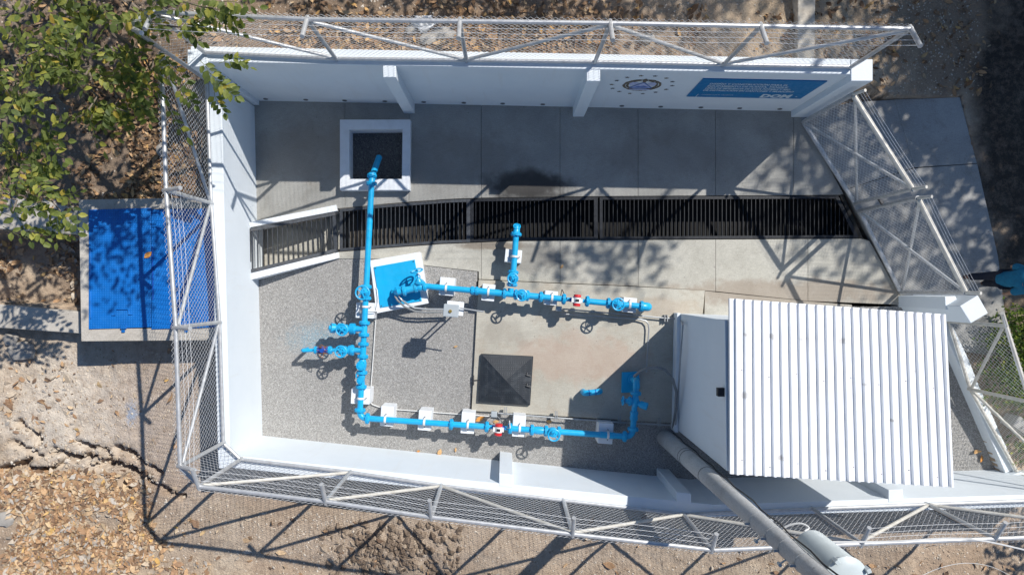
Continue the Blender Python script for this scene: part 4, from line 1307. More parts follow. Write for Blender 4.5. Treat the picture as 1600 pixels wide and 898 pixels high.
pipe(pl, b, Vector((b.x, b.y, .14)), .072, name="riser"); flange(pl, Vector((b.x, b.y, .22)), UPV, .12)

# lower wellhead plate and vent
q = [P(973, 582, .2), P(1000, 581, .2), P(999, 613, .2), P(972, 614, .2)]
m = MB(); m.prism([(p.x, p.y) for p in q], 0.06, .15); pb_ = m.build("wellhead_plate", "plate_blue", bevel=.006, label='small blue steel plate on the concrete pad under the shaded wellhead', cat='base plate')
m = MB()
for p in q: m.cyl((p.x * .995 + .02 * (1 if p.x < 2.9 else -1) * 0 + (b.x - p.x) * .12, p.y + (b.y - p.y) * .1, .14), (p.x * .995 + (b.x - p.x) * .12, p.y + (b.y - p.y) * .1, .17), .014, n=6)
m.build("bolt", "plate_blue", pb_)
vt = thing("vent_pipe", P(925, 613, .07), 'short blue gooseneck vent pipe standing alone on the concrete pad', 'vent pipe')
va, vb = P(913, 614, .3), P(938, 611.5, .3)
m = MB(); m.tube([Vector((va.x, va.y, .07)), va - UPV * .07, va - UPV * .03 + (vb - va) * .02, va - UPV * .008 + (vb - va) * .07, va + (vb - va) * .17, lerp(va, vb, .5), va + (vb - va) * .83, vb - UPV * .008 - (vb - va) * .07, vb - UPV * .03 - (vb - va) * .02, vb - UPV * .08], .062, 16); m.build("bend", "pipe_blue", vt)
for t in (.3, .7):
    m = MB(); d_ = (vb - va).normalized(); m.cyl(lerp(va, vb, t) - d_ * .008, lerp(va, vb, t) + d_ * .008, .066, n=18); m.build("joint", "navy_blue", vt)

# ---- the upper run
ul = thing("blue_pipeline", P(800, 462, 0), 'blue pipeline from the upper blue plate right across the pad, with branch to the grating', 'pipeline')
uA, uB = q_(665, 447), q_(1003, 478.5); ud = (uB - uA).normalized()
def Ur(px): return lerp(uA, uB, (px - 665) / (1003 - 665))
w0 = q_(619, 456.5, .55); w1 = Ur(664)
wd = (w1 - w0).normalized()
m = MB(); m.tube([Vector((w0.x, w0.y, .27)), w0 - UPV * .12, w0 - UPV * .05 + wd * .015, w0 + wd * .05, w0 + wd * .14], .07, 16); m.build("elbow", "pipe_blue", ul)
flange(ul, Vector((w0.x, w0.y, .33)), UPV, .13); flange(ul, w0 + wd * .16, wd)
round_body(ul, w0 + wd * .29, wd, "check_valve", .07, .13, cover=False); flange(ul, w0 + wd * .4, wd, .095)
sidev = Vector((-wd.y, wd.x, 0)); sidev = sidev if sidev.y > 0 else -sidev
gate_valve(ul, w0 + wd * .5, wd, wz=.36, wr=.12, up=sidev + UPV * .35, n=4, flanges=False); flange(ul, w1 - wd * .02, wd)
pipe(ul, w0 + wd * .4, w1, .06)
pipe(ul, Ur(664), Ur(737)); flange(ul, Ur(738), ud, .09); flange(ul, Ur(744.5), ud, .09); pipe(ul, Ur(737), Ur(786), .07); flange(ul, Ur(788), ud)
pipe(ul, Ur(788), Ur(806), .064, name="tee"); gate_valve(ul, Ur(815), ud, wz=.3, wr=.108, n=3, spin=.3)
pipe(ul, Ur(824), Ur(845), .068); flange(ul, Ur(845), ud); pipe(ul, Ur(845), Ur(881)); flange(ul, Ur(881), ud)
pipe(ul, Ur(881), Ur(917), .04); meter(ul, Ur(900), ud); flange(ul, Ur(917.5), ud); pipe(ul, Ur(918), Ur(950)); flange(ul, Ur(950.5), ud)
gate_valve(ul, Ur(962), ud, wz=.33, wr=.118, n=5, flanges=False, spin=.1); pipe(ul, Ur(968), Ur(1003)); flange(ul, Ur(1002), ud)
a, b = elbow(ul, Ur(1014), ud, Vector((0, 0, -1)), R0=.15, r=.09); pipe(ul, b, Vector((b.x, b.y, .05)), .07, name="riser")
tb0 = Ur(797.5); tb1 = q_(806.5, 366); td = (tb1 - tb0).normalized()
pipe(ul, tb0, tb0 + td * .12, .062, name="tee_branch")
gate_valve(ul, q_(801, 435, ZP), td, wz=.26, wr=.1, n=3, spin=.2, sep=.125); pipe(ul, q_(802, 426), tb1); flange(ul, tb1, td)
m = MB(); m.tube([tb1, tb1 + td * .07, tb1 + td * .13 + UPV * -.02, tb1 + td * .17 + UPV * -.09, tb1 + td * .18 + UPV * -.22], .068, 18); m.build("elbow", "pipe_blue", ul)
m = MB(); m.torus(tb1 + td * .165 + UPV * .01, (td + UPV * 1.2), .07, .012, 20, 6); m.build("collar", "pipe_blue", ul)

# white base block and plate of the upper wellhead
wb = [P(577.5, 407, .26), P(656, 393.5, .26), P(669, 474, .26), P(588, 489.5, .26)]
m = MB(); m.prism([(p.x, p.y) for p in wb], -.05, .25); wbo = m.build("wellhead_block", "white_block", bevel=.01, label='tilted square white block with bright blue plate under the upper wellhead', cat='block')
wp = [P(584, 417, .27), P(648, 405.5, .27), P(659, 470, .27), P(594, 480.5, .27)]
m = MB(); m.prism([(p.x, p.y) for p in wp], .251, .272); m.build("plate", "plate_blue", wbo, bevel=.003)
cw = sum(wp, Vector()) / 4
m = MB()
for p in wp:
    k = lerp(p, cw, .07); m.cyl((k.x, k.y, .268), (k.x, k.y, .285), .012, n=6)
m.build("bolt", "steel_dark", wbo)

# supports (each with its strap)
S = []
def sup(px, py, w, d, label, ppt, dirv, rot=0.0, r=.061, z0=-.02, zt=.425):
    blk = support(px, py, w, d, label, rot, zt=zt, z0=z0); strap(blk, ppt, dirv, r); return blk
ra = math.atan2(ld.y, ld.x); rb_ = math.atan2(ud.y, ud.x)
sup(570, 485, 28, 24, 'white support block beside the tilted wellhead block, under the first valve', H(479), hd, math.atan2(hd.y, hd.x) + math.pi / 2)
sup(563, 619, 29, 24, 'white support block just above the corner of the blue pipe', H(622), hd, math.atan2(hd.y, hd.x) + math.pi / 2)
sup(604.5, 650, 20, 31, 'white support block nearest right of the pipe corner', Lr(602), ld, ra)
sup(663.5, 656.5, 20, 31, 'white support block second right of the pipe corner, on gravel', Lr(663), ld, ra)
sup(731, 660.5, 21, 33, 'white support block left of the lower red and white meter', Lr(731), ld, ra)
sup(811, 665.5, 20, 33, 'white support block right of the lower red and white meter', Lr(812), ld, ra)
sup(946.5, 677, 23, 32, 'white support block in the house shadow on the lower pipe', Lr(950), ld, ra)
sup(698, 447.5, 23, 28, 'white support block between upper wellhead and concrete pad, on gravel', Ur(697), ud, rb_)
sup(763, 457, 20, 26, 'white support block left of the pipe tee on the upper run', Ur(763), ud, rb_, .07, .06)
sup(861, 465.5, 20, 22, 'white support block left of the upper red and white meter', Ur(862.5), ud, rb_, .061, .06)
sup(984, 476.5, 21, 23, 'white support block near the right end of the upper pipe', Ur(984), ud, rb_, .061, .06)
sup(802, 400, 26, 20, 'white support block on the branch pipe below the grating', lerp(q_(802, 426), tb1, .42), td, math.atan2(td.y, td.x) + math.pi / 2, .061, .0)

# gauge on the first support
gg = thing("pressure_gauge", P(565, 487, .45), 'small pressure gauge clipped to the header beside the tilted block', 'gauge')
gp0 = H(487); m = MB(); m.cyl(gp0 + hs * .06, gp0 + hs * .12, .012, n=8); m.build("nipple", "conduit", gg)
m = MB(); m.cyl(gp0 + hs * .1 + Vector((0, -.02, -.01)), gp0 + hs * .1 + Vector((0, .025, .01)), .032, n=16); m.build("dial", "conduit", gg)
m = MB(); m.tube([gp0 - hs * .06, gp0 - hs * .14, gp0 - hs * .22 + UPV * -.02], .009, 6); m.build("tapping", "conduit", gg)

# ------------------------------------------------------------------ junction boxes and conduits
jb = thing("junction_box", P(708, 486, 0), 'grey junction box with brass gland on a two-legged stand below the upper pipe', 'junction box')
zj = 1.32
jc = P(705, 485, zj)
Mj = Matrix.Rotation(R(-5), 4, 'Z')
m = MB(); m.box(jc + Vector((.07, .04, -.1)), (.33, .27, .03), Mj); m.build("back_plate", "white_block", jb, bevel=.004)
m = MB(); m.box(jc, (.29, .24, .16), Mj); m.build("enclosure", "box_grey", jb, bevel=.012)
m = MB(); m.cyl(jc + Vector((-.01, -.01, .07)), jc + Vector((-.01, -.01, .1)), .032, n=12); m.build("gland", "brass", jb)
for dx in (-.02, .12):
    m = MB(); m.cyl(Vector((jc.x + dx, jc.y + .03, -.02)), Vector((jc.x + dx, jc.y + .03, zj - .1)), .018, n=8); m.build("leg", "conduit", jb)
fl = thing("flexible_conduit", P(640, 470, .3), 'pair of grey flexible conduits curving from the upper wellhead to the junction box', 'conduit')
for k, off in ((0, 0.0), (1, .055)):
    pth = [P(617 + 6 * k, 462, .5), P(621 + 7 * k, 469, .5), P(632 + 6 * k, 479 - 3 * k, .38), P(648, 486 - 5 * k, .34), P(668, 488 - 5 * k, .32), P(700, 487 - 4 * k, .3), P(712, 485 - 4 * k, .34)]
    sm = []
    for a, b in zip(pth[:-1], pth[1:]): sm += [lerp(a, b, t / 4) for t in range(4)]
    sm.append(pth[-1])
    m = MB(); m.tube(sm, .021, 8); m.build("conduit", "flex_grey" if k == 0 else "conduit", fl)
def run(name, pts, r, mat, label, cat='conduit', n=8, sub=None):
    m = MB(); m.tube([P(*p) if not isinstance(p, Vector) else p for p in pts], r, n)
    return m.build(name, mat, label=label, cat=cat)
run("conduit_pipe", [(718, 481, 1.3), (756, 487, 1.3)], .014, "conduit", 'short thin conduit sticking out right of the brass-gland junction box')
zk = .16
j2 = thing("junction_box", P(873, 482, .07), 'small grey junction box below the upper red and white meter', 'junction box')
m = MB(); m.box(P(873, 482, .3), (.12, .1, .12), Matrix.Rotation(rb_, 4, 'Z')); m.build("enclosure", "box_grey", j2, bevel=.01)
m = MB(); m.cyl(P(873, 482, .07), P(873, 482, .26), .02, n=8); m.build("stand", "conduit", j2)
run("conduit_pipe", [(879, 482.5, .28), (930, 487, zk), (1000, 493, zk), (1040, 497, zk), (1060, 498, zk)], .016, "conduit", 'straight grey conduit from the upper meter box to the house wall')
run("conduit_pipe", [(875, 490, zk), (930, 493.5, zk), (1000, 498.5, zk), (1009, 501, zk), (1013, 506, zk), (1014, 514, zk), (1011, 560, zk), (1010, 582, zk)], .016, "conduit", 'grey conduit that bends down across the pad towards the shaded wellhead')
cl = thing("conduit_clamp", P(1040, 497, .07), 'small steel strut clamp holding the conduit near the house corner', 'clamp')
for dx in (-2, 2):
    m = MB(); m.box(P(1040 + dx, 497, .13), (.02, .14, .12)); m.build("strut", "conduit", cl)
j3 = thing("junction_box", P(772, 646, 0), 'small grey junction box at the lower edge of the concrete pad', 'junction box')
m = MB(); m.box(P(772, 646.5, .34), (.125, .12, .1), Matrix.Rotation(ra, 4, 'Z')); m.build("enclosure", "box_grey", j3, bevel=.01)
m = MB(); m.cyl(P(772, 646, 0), P(772, 646, .3), .016, n=8); m.build("stand", "conduit", j3)
m = MB(); m.tube([P(775, 648, .3), P(782, 655, .25), P(785, 660, .4), P(783, 664, .6)], .01, 6); m.build("cable", "flex_grey", j3)
run("conduit_pipe", [(778, 645, .2), (860, 651.5, .2), (968, 659.5, .2), (1048, 664, .2)], .017, "conduit", 'long grey conduit along the lower edge of the concrete pad')
for i, (px, lab) in enumerate(((790, 'strut clamp beside the lower junction box on the pad edge'), (869, 'strut clamp on the pad edge above the lower handwheel'), (968, 'strut clamp on the pad edge above the shaded support'), (1030, 'strut clamp on the pad edge nearest the utility pole'))):
    py = 645.5 + (px - 778) * .0715
    c_ = thing("conduit_clamp", P(px, py - 5, .07), lab, 'clamp', 'strut clamps on the lower pad edge')
    for dx in (-1.4, 1.4):
        m = MB(); m.box(P(px + dx, py - 4, .2), (.016, .17, .05)); m.build("strut", "conduit", c_)
run("thin_conduit", [(588, 460, .25), (590, 474, .27), (589, 486, .3), (587, 500, .05), (583, 560, .04), (579, 612, .04), (578, 628, .04), (583, 632, .04), (600, 638, .04), (680, 644, .04), (765, 650, .04)], .009, "white_plastic", 'thin white conduit following the inside of the blue pipe corner')
run("white_conduit", [(583, 445, .2), (589, 452, .27), (591, 470, .28), (588, 485, .3), (585, 487, .4)], .012, "white_plastic", 'white loop of conduit between header and tilted block')
run("meter_cable", [(886, 467, .6), (882, 460, .5), (878, 452, .3), (876, 462, .1)], .008, "dark_plastic", 'black cable looping above the upper red and white meter', 'cable')
run("sensor_wand", [(792, 668, .55), (797, 668, .62), (796, 657, .7)], .012, "white_plastic", 'bent white sensor tube right of the lower meter', 'sensor')
arc = [P(991, 588, .5), P(1000, 580, .62), P(1012, 575, .75), P(1026, 573.5, .85), P(1040, 578, .85), P(1051, 592, .8), P(1057, 612, .7), P(1056, 640, .5), P(1053, 662, .25), P(1052, 672, .05)]
sm = []
for a, b in zip(arc[:-1], arc[1:]): sm += [lerp(a, b, t / 3) for t in range(3)]
run("flexible_conduit", sm + [arc[-1]], .03, "flex_grey", 'thick grey flexible conduit arching from shaded wellhead to the house')

# ------------------------------------------------------------------ pyramid cover
pc = thing("pit_cover", P(790, 595, .07), 'black steel pit cover shaped as a low pyramid on the concrete pad', 'pit cover')
zq = .2
q = [P(756, 551.5, zq), P(833.5, 557, zq), P(828, 634, zq), P(750, 629, zq)]
q = [P(752, 553, zq), P(833.5, 557, zq), P(828.5, 633.5, zq), P(747, 628, zq)]
m = MB(); m.prism([(p.x, p.y) for p in q], .06, .15); m.build("rim", "black_plate", pc, bevel=.004)
ap = sum(q, Vector()) / 4 + Vector((0, 0, .11)) + Vector((.0, 0, 0))
qq = [lerp(p, sum(q, Vector()) / 4, .02) for p in q]
for i in range(4):
    a, b = Vector((qq[i].x, qq[i].y, .152)), Vector((qq[(i + 1) % 4].x, qq[(i + 1) % 4].y, .152))
    m = MB(); top = [a, b, ap]; low = [v - UPV * .012 for v in top]
    m.add(top + low, [(0, 1, 2), (5, 4, 3), (0, 3, 4, 1), (1, 4, 5, 2), (2, 5, 3, 0)]); m.build("plate", "pyramid_plate", pc, smooth=False)
for py in (586, 603):
    m = MB(); m.tube([P(824, py - 4, .2), P(823, py, .22), P(830, py + 1, .2)], .012, 6); m.build("hinge", "steel_dark", pc)
m = MB(); m.tube([P(740, 586, .09), P(740, 601, .09)], .012, 6); m.tube([P(740, 594, .1), P(749, 593, .1)], .01, 6); m.build("latch", "steel_dark", pc)

# ------------------------------------------------------------------ pump house
ph = thing("pump_house", F(1190, 580), 'white pump house with corrugated metal roof right of the concrete pad', 'house')
m = MB(); m.prism(U([(1057, 489), (1312, 499), (1314, 675), (1054, 668)]), -.2, [3.2, 3.2, 3.42, 3.42]); m.build("wall", "white_paint", ph, bevel=.01)
m = MB(); m.prism(U([(1051.5, 488), (1056.8, 488.2), (1053.6, 670), (1048, 670)]), -.1, .35); m.build("plinth", "white_paint", ph, bevel=.01)
zr0, zr1 = 3.3, 3.56
rTL, rTR, rBR, rBL = P(1140, 466, zr0), P(1477, 491, zr0), P(1489.5, 760, zr1), P(1141, 740, zr1)
NS, RIBS = 4, 6
def prof(k):                                     # local cross-section of one rib pitch, (fraction, height)
    return [(0.0, 0.0), (0.52, 0.0), (0.62, 0.045), (0.86, 0.045), (0.96, 0.0)]
for s in range(NS):
    xs = []
    for k in range(RIBS):
        for fr_, h in prof(k): xs.append(((s * RIBS + k + fr_) / (NS * RIBS), h))
    if s < NS - 1:                                # lap over the next sheet
        for fr_, h in [(0.0, 0.0), (0.03, 0.0)]: xs.append((((s + 1) * RIBS + fr_) / (NS * RIBS), h))
    else:
        xs.append((1.0, 0.0)); xs.append((1.001, -.05))
    if s == 0: xs = [(-0.001, -.05)] + xs
    lift = .002 * (s % 2)
    nrow = 6; vs_, fs_ = [], []
    for j in range(nrow):
        t = j / (nrow - 1)
        A_, B_ = lerp(rTL, rBL, t), lerp(rTR, rBR, t)
        for f_, h in xs:
            p = lerp(A_, B_, f_); vs_.append(p + UPV * (h + lift + .004 * math.sin(f_ * 19 + t * 3)))
    k = len(xs)
    for j in range(nrow - 1):
        for i in range(k - 1): fs_.append((j * k + i, (j + 1) * k + i, (j + 1) * k + i + 1, j * k + i + 1))
    m = MB(); m.add(vs_, fs_); ro = m.build("roof_sheet", "roof_sheet", ph, smooth=False, fix=False)
    sol = ro.modifiers.new("thick", 'SOLIDIFY'); sol.thickness = .0012; sol.offset = -1
    for t in (.42, .93):
        for kk in (1, 4):
            f_ = (s * RIBS + kk + .28) / (NS * RIBS); p = lerp(lerp(rTL, rBL, t + .01 * (kk - 2)), lerp(rTR, rBR, t + .01 * (kk - 2)), f_)
            put("screw", cached('screw', lambda: MB().cyl((0, 0, 0), (0, 0, .009), .0085, n=6).mesh("screw", "steel_dark")), Matrix.Translation(p), ro)
for t in (.08, .5, .93):
    m = MB(); a, b = lerp(rTL, rBL, t), lerp(rTR, rBR, t); m.box((a + b) / 2 - UPV * .075, ((b - a).length - .08, .05, .1), frame((0, 0, 0), b - a)); m.build("purlin", "conduit", ph)
lc = P(1128, 612, 3.2); lc.x = F(1055.5, 0).x - .05
lm = MB(); lm.box(lc, (.12, .14, .1)); lm.box(lc + Vector((.06, 0, 0)), (.08, .06, .06)); lamp_o = lm.build("wall_lamp", "dark_plastic", ph, bevel=.008)
run("wall_conduit", [(1060, 498, .16), (1064, 500, .3), (1067, 508, .9), (1063, 560, .9), (1058, 640, .5), (1055, 668, .3)], .017, "conduit", 'grey conduit running down the house wall above the plinth')

# ------------------------------------------------------------------ utility pole, transformer, cables
pole_b = F(1039, 684); pole_t = F(1047, 684, 9.6)
up_ = thing("utility_pole", pole_b, 'tapered grey concrete utility pole rising beside the house corner', 'utility pole')
m = MB(); m.tube([lerp(Vector((pole_b.x, pole_b.y, -.3)), pole_t, k / 10) for k in range(11)], [.175 - .008 * k for k in range(11)], 20); m.build("shaft", "concrete_pole", up_)
def pole_at(z): return lerp(Vector((pole_b.x, pole_b.y, -.3)), pole_t, (z + .3) / 9.9), .175 - .08 * (z + .3) / 9.9
for z in (1.6, 1.75, 2.9, 5.2, 5.75, 6.15, 6.6):
    c, r_ = pole_at(z); m = MB(); m.cyl(c - UPV * .009, c + UPV * .009, r_ + .004, n=22)
    if z > 5: m.box(c + Vector((r_ + .03, .02, 0)), (.06, .03, .05)); m.box(c + Vector((-r_ - .03, -.02, 0)), (.06, .03, .05))
    m.build("band", "steel_dark" if z < 5 else "conduit", up_)
m = MB(); cpts = []
for k in range(24):
    z = .2 + k * .32; c, r_ = pole_at(z); a = .9 + .25 * math.sin(k * .7); cpts.append(c + Vector((math.cos(a), math.sin(a), 0)) * (r_ + .02 + .012 * (k % 3)))
m.tube(cpts, .011, 6); m.build("cable_run", "dark_plastic", up_)
for z in (5.55, 6.3, 6.85):
    c, r_ = pole_at(z); m = MB(); m.tube([c + Vector((-r_ * .7, -r_ * .6, 0)), c + Vector((-.17, -.13, 0))], .012, 6); m.cyl(c + Vector((-.17, -.13, -.03)), c + Vector((-.17, -.13, .035)), .022, n=10); m.build("insulator", "porcelain", up_)
tf = thing("transformer", P(1267, 855, 6.1), 'pale grey cylindrical transformer hanging on the utility pole', 'transformer')
tcx = pole_at(6.6)[0] + Vector((.34, -.03, 0)); tz0, tz1 = 6.0, 6.95
m = MB(); m.lathe([(0, .18), (.03, .215), (.82, .215), (.86, .2)], (tcx.x, tcx.y, tz0), UPV, 28); m.build("tank", "transformer_grey", tf)
m = MB(); m.lathe([(0, .225), (.03, .23), (.05, .2), (.075, .12), (.08, .03)], (tcx.x, tcx.y, tz0 + .87), UPV, 28); lid_o = m.build("lid", "transformer_grey", tf)
m = MB()
for k in range(9): m.box((tcx.x + .02 + .022 * (k - 4), tcx.y - .06, tz0 + .97), (.008, .16, .09))
m.build("cooling_fin", "flex_grey", tf)
for a in (.4, 2.2):
    p = tcx + Vector((math.cos(a) * .23, math.sin(a) * .23, .32)); m = MB(); m.box(p, (.05, .05, .1), Matrix.Rotation(a, 4, 'Z')); m.build("lug", "transformer_grey", tf, bevel=.006)
m = MB(); p = tcx + Vector((.12, -.13, .42)); m.lathe([(0, .03), (.02, .045), (.04, .03), (.06, .045), (.08, .03), (.1, .045), (.14, .02)], p, UPV, 12); m.build("bushing", "porcelain", tf)
for z in (6.25, 6.75):
    m = MB(); c, r_ = pole_at(z); m.box((c + tcx) / 2 * 1.0 + Vector((0, 0, z - (c.z + tcx.z) / 2)), (.3, .06, .05)); m.build("bracket", "conduit", tf)
def cable(pts, r, label):
    sm = []
    for i in range(len(pts) - 1):
        p0 = pts[max(i - 1, 0)]; p1 = pts[i]; p2 = pts[i + 1]; p3 = pts[min(i + 2, len(pts) - 1)]
        for t in (0, .25, .5, .75):
            sm.append(.5 * ((2 * p1) + (p2 - p0) * t + (2 * p0 - 5 * p1 + 4 * p2 - p3) * t * t + (3 * p1 - p0 - 3 * p2 + p3) * t ** 3))
    sm.append(pts[-1])
    m = MB(); m.tube(sm, r, 6); return m.build("overhead_cable", "cable", label=label, cat='cable')
cable([P(1232, 842, 5.9), P(1300, 846, 5.8), P(1400, 845, 5.6), P(1480, 840.5, 5.5), P(1540, 845, 5.45), P(1640, 868, 5.4)], .012, 'pale overhead cable running right from the pole above the lower fence')
cable([P(1205, 838, 5.7), P(1228, 822, 5.75), P(1250, 817, 5.8), P(1264, 824, 5.85), P(1258, 832, 5.9), P(1285, 852, 6.2)], .014, 'looped grey cable between the pole and the transformer')
cable([P(1330, 915, 6.6), P(1420, 905, 5.5), P(1470, 886, 5.2), P(1510, 879, 5.1), P(1550, 885, 5.1), P(1590, 905, 5.2)], .0035, 'thin wire curving through the lower right corner')

# ------------------------------------------------------------------ sign and emblem on the retaining wall
def wallpt(u, z, off=0.0):
    v = 157.5 + (u - 397) * 0.01957
    return F(u, v, z) + tin * off
wallrot = Matrix(((tdir.x, 0, tin.x, 0), (tdir.y, 0, tin.y, 0), (0, 1, 0, 0), (0, 0, 0, 1)))   # local x along wall, y up, z out
def wallM(u, z, off):
    return Matrix.Translation(wallpt(u, z, off)) @ wallrot
sg = put("wall_sign", MB().box((0, 0, 0), (2.25, 1.13, .02)).mesh("wall_sign", "sign_blue", smooth=False), wallM(1136, 1.565, .012), label='blue information sign with white lettering on the retaining wall', cat='sign')
def text_mesh(body, size, bold=0.0, shear=0.0, space=1.0):
    cu = bpy.data.curves.new("lettering", 'FONT')
    cu.body = body; cu.size = size; cu.offset = bold; cu.shear = shear; cu.space_character = space; cu.resolution_u = 2
    ob = bpy.data.objects.new("lettering", cu); C.objects.link(ob)
    dg = bpy.context.evaluated_depsgraph_get(); dg.update()
    me = bpy.data.meshes.new_from_object(ob.evaluated_get(dg))
    bpy.data.objects.remove(ob); bpy.data.curves.remove(cu)
    return me
def lettering(body, size, x, y, mat, width=None, bold=0.0, name="lettering"):
    me = text_mesh(body, size, bold)
    xs = [v.co.x for v in me.vertices]
    sx = (width / (max(xs) - min(xs))) if width else 1.0
    me.materials.clear(); me.materials.append(MATS[mat])
    put(name, me, WM[sg.name] @ Matrix.Translation((x, y, .0135)) @ Matrix.Diagonal((sx, 1, 1, 1)), sg)
tl_ = ["DISEÑO Y CONSTRUCCIÓN PARA EL", "EQUIPAMIENTO DE PLANTA, TANQUE", "LÍNEA DE IMPELENCIA DE AGUA POTABLE Y RED", "DE DISTRIBUCIÓN EN CANTONES Y MUNICIPIO"]
for i, (t, wd_) in enumerate(zip(tl_, (1.45, 1.5, 1.6, 1.72))):
    lettering(t, .125, -.93, .27 - .135 * i, "sign_white", wd_, .003)
lettering("DIRECCIÓN DE OBRAS MUNICIPALES", .07, -.93, -.29, "sign_pale", .95)
lettering("GOBIERNO DE EL SALVADOR", .075, -.88, -.41, "sign_white", .62)
lettering("DOM", .30, .28, -.50, "sign_white", .58, .016, "logo")
m = MB(); m.box((-.95, -.45, .013), (.012, .19, .004)); put("rule", m.mesh("rule", "sign_white", smooth=False), WM[sg.name], sg)
m = MB(); m.add([(.95, -.42, .0135), (1.0, -.42, .0135), (.975, -.37, .0135)], [(0, 1, 2)]); put("mark", m.mesh("mark", "sign_white", smooth=False, fix=False), WM[sg.name], sg)

em = thing("wall_emblem", wallpt(979, 1.6, .01), 'round painted coat of arms ringed by fourteen stars on the retaining wall', 'emblem')
EM = wallM(979, 1.64, .0)
def flat(name, pts, mat, zoff):
    "thin plate on the wall from a local outline"
    n = len(pts); vs = [(x, y, zoff) for x, y in pts] + [(x, y, zoff - .004) for x, y in pts]
    m = MB(); m.add(vs, [tuple(range(n)), tuple(range(n, 2 * n))[::-1]] + [(i, n + i, n + (i + 1) % n, (i + 1) % n) for i in range(n)])
    return m
for k in range(14):
    a = 2 * math.pi * (k + .5) / 14 + math.pi / 2; cx, cy = .57 * math.cos(a), .57 * math.sin(a)
    st = [(cx + (.048 if j % 2 == 0 else .02) * math.cos(math.pi / 2 + j * math.pi / 5), cy + (.048 if j % 2 == 0 else .02) * math.sin(math.pi / 2 + j * math.pi / 5)) for j in range(10)]
    put("star", flat("star", st, None, .006).mesh("star", "emblem_dark" if k % 3 else "emblem_brown", smooth=False), EM, em)
m = MB(); g = random.Random(3)
for k in range(54):
    a = math.pi * (.60 + 1.8 * k / 53) ; 
    for rr in (.275, .335):
        cx, cy = rr * math.cos(a), rr * math.sin(a); ta = a + math.pi / 2 + g.uniform(-.6, .6); l_, w_ = g.uniform(.045, .065), g.uniform(.018, .028)
        ex, ey = math.cos(ta), math.sin(ta)
        q = flat("l", [(cx + ex * l_, cy + ey * l_), (cx - ey * w_, cy + ex * w_), (cx - ex * l_, cy - ey * l_), (cx + ey * w_, cy - ex * w_)], None, .005 + .0006 * (k % 4)); m.add(q.v, q.f)
put("wreath", m.mesh("wreath", "emblem_brown", smooth=False), EM, em)
put("triangle", flat("t", [(-.21, -.15), (.21, -.15), (0, .19)], None, .009).mesh("triangle", "emblem_lilac", smooth=False), EM, em)
m = MB()
for a, b in (((-.21, -.15), (.21, -.15)), ((.21, -.15), (0, .19)), ((0, .19), (-.21, -.15))):
    d = Vector((b[0] - a[0], b[1] - a[1])).normalized() * .012; n_ = (-d[1], d[0])
    q = flat("e", [(a[0] + n_[0], a[1] + n_[1]), (b[0] + n_[0], b[1] + n_[1]), (b[0] - n_[0], b[1] - n_[1]), (a[0] - n_[0], a[1] - n_[1])], None, .012); m.add(q.v, q.f)
put("triangle_edge", m.mesh("triangle_edge", "emblem_blue", smooth=False), EM, em)
put("volcano", flat("v", [(-.14, -.11), (-.07, -.03), (-.02, -.06), (.03, 0), (.08, -.05), (.14, -.11)], None, .0125).mesh("volcano", "emblem_blue", smooth=False), EM, em)
put("flagstaff", flat("f", [(-.02, .17), (.02, .17), (.05, .33), (.0, .40), (-.05, .33)], None, .0105).mesh("flagstaff", "emblem_brown", smooth=False), EM, em)
m = MB()
for s in (-1, 1):
    q = flat("b", [(s * .08, .13), (s * .2, .2), (s * .26, .1), (s * .22, -.04), (s * .14, .02)], None, .0075); m.add(q.v, q.f)
put("flag", m.mesh("flag", "emblem_lilac", smooth=False), EM, em)
put("ribbon", flat("r", [(-.2, -.24), (-.1, -.21), (.1, -.21), (.2, -.24), (.17, -.29), (-.17, -.29)], None, .0115).mesh("ribbon", "emblem_lilac", smooth=False), EM, em)

# ------------------------------------------------------------------ leaves on the ground
def leaf_verts(n, g, L0, L1, wid=0.42):
    "n curled leaves: 8 verts, 6 quads-as-tris"
    Ls = g.uniform(L0, L1, n); W = Ls * g.uniform(wid * .7, wid * 1.2, n)
    t = np.array([-1, -.35, .35, 1.0]); prof = np.array([0.06, .9, .8, .04])
    curl = g.uniform(-.25, .5, n); cup = g.uniform(-.1, .5, n)
    v = np.zeros((n, 8, 3))
    for i in range(4):
        for s_, k in ((-1, 0), (1, 1)):
            v[:, i * 2 + k, 0] = t[i] * Ls / 2
            v[:, i * 2 + k, 1] = s_ * prof[i] * W / 2
            v[:, i * 2 + k, 2] = curl * Ls * .5 * t[i] ** 2 + cup * np.abs(prof[i]) * W / 2
    return v
LEAFF = np.array([[0, 1, 3, 2], [2, 3, 5, 4], [4, 5, 7, 6]])
def rot_place(v, yaw, tx, ty, p):
    n = len(v); x, y, z = v[..., 0], v[..., 1], v[..., 2]
    c, s = np.cos(tx)[:, None], np.sin(tx)[:, None]; y, z = y * c - z * s, y * s + z * c
    c, s = np.cos(ty)[:, None], np.sin(ty)[:, None]; x, z = x * c + z * s, -x * s + z * c
    c, s = np.cos(yaw)[:, None], np.sin(yaw)[:, None]; x, y = x * c - y * s, x * s + y * c
    return np.stack([x + p[:, 0:1], y + p[:, 1:2], z + p[:, 2:3]], 2)
def litter(regions, seed, thr=.16):
    g = np.random.default_rng(seed); allp = []
    for (x0, y0, x1, y1, n) in regions:
        px = g.uniform(x0, x1, n); py = g.uniform(y0, y1, n)
        # clumped
        keep = (fbm(px / 45, py / 45, seed) + .25 + g.uniform(-.12, .12, n)) > thr
        px, py = px[keep], py[keep]
        zz = np.full(len(px), .5)
        for _ in range(3):
            s = (CAM_H - zz) / FPX; X = (px - NX) * s; Y = -(py - NY) * s; zz = ground_full(X, Y)
        ok = (zz > -.2)
        allp.append(np.stack([X[ok], Y[ok], zz[ok]], 1))
    return np.concatenate(allp), g
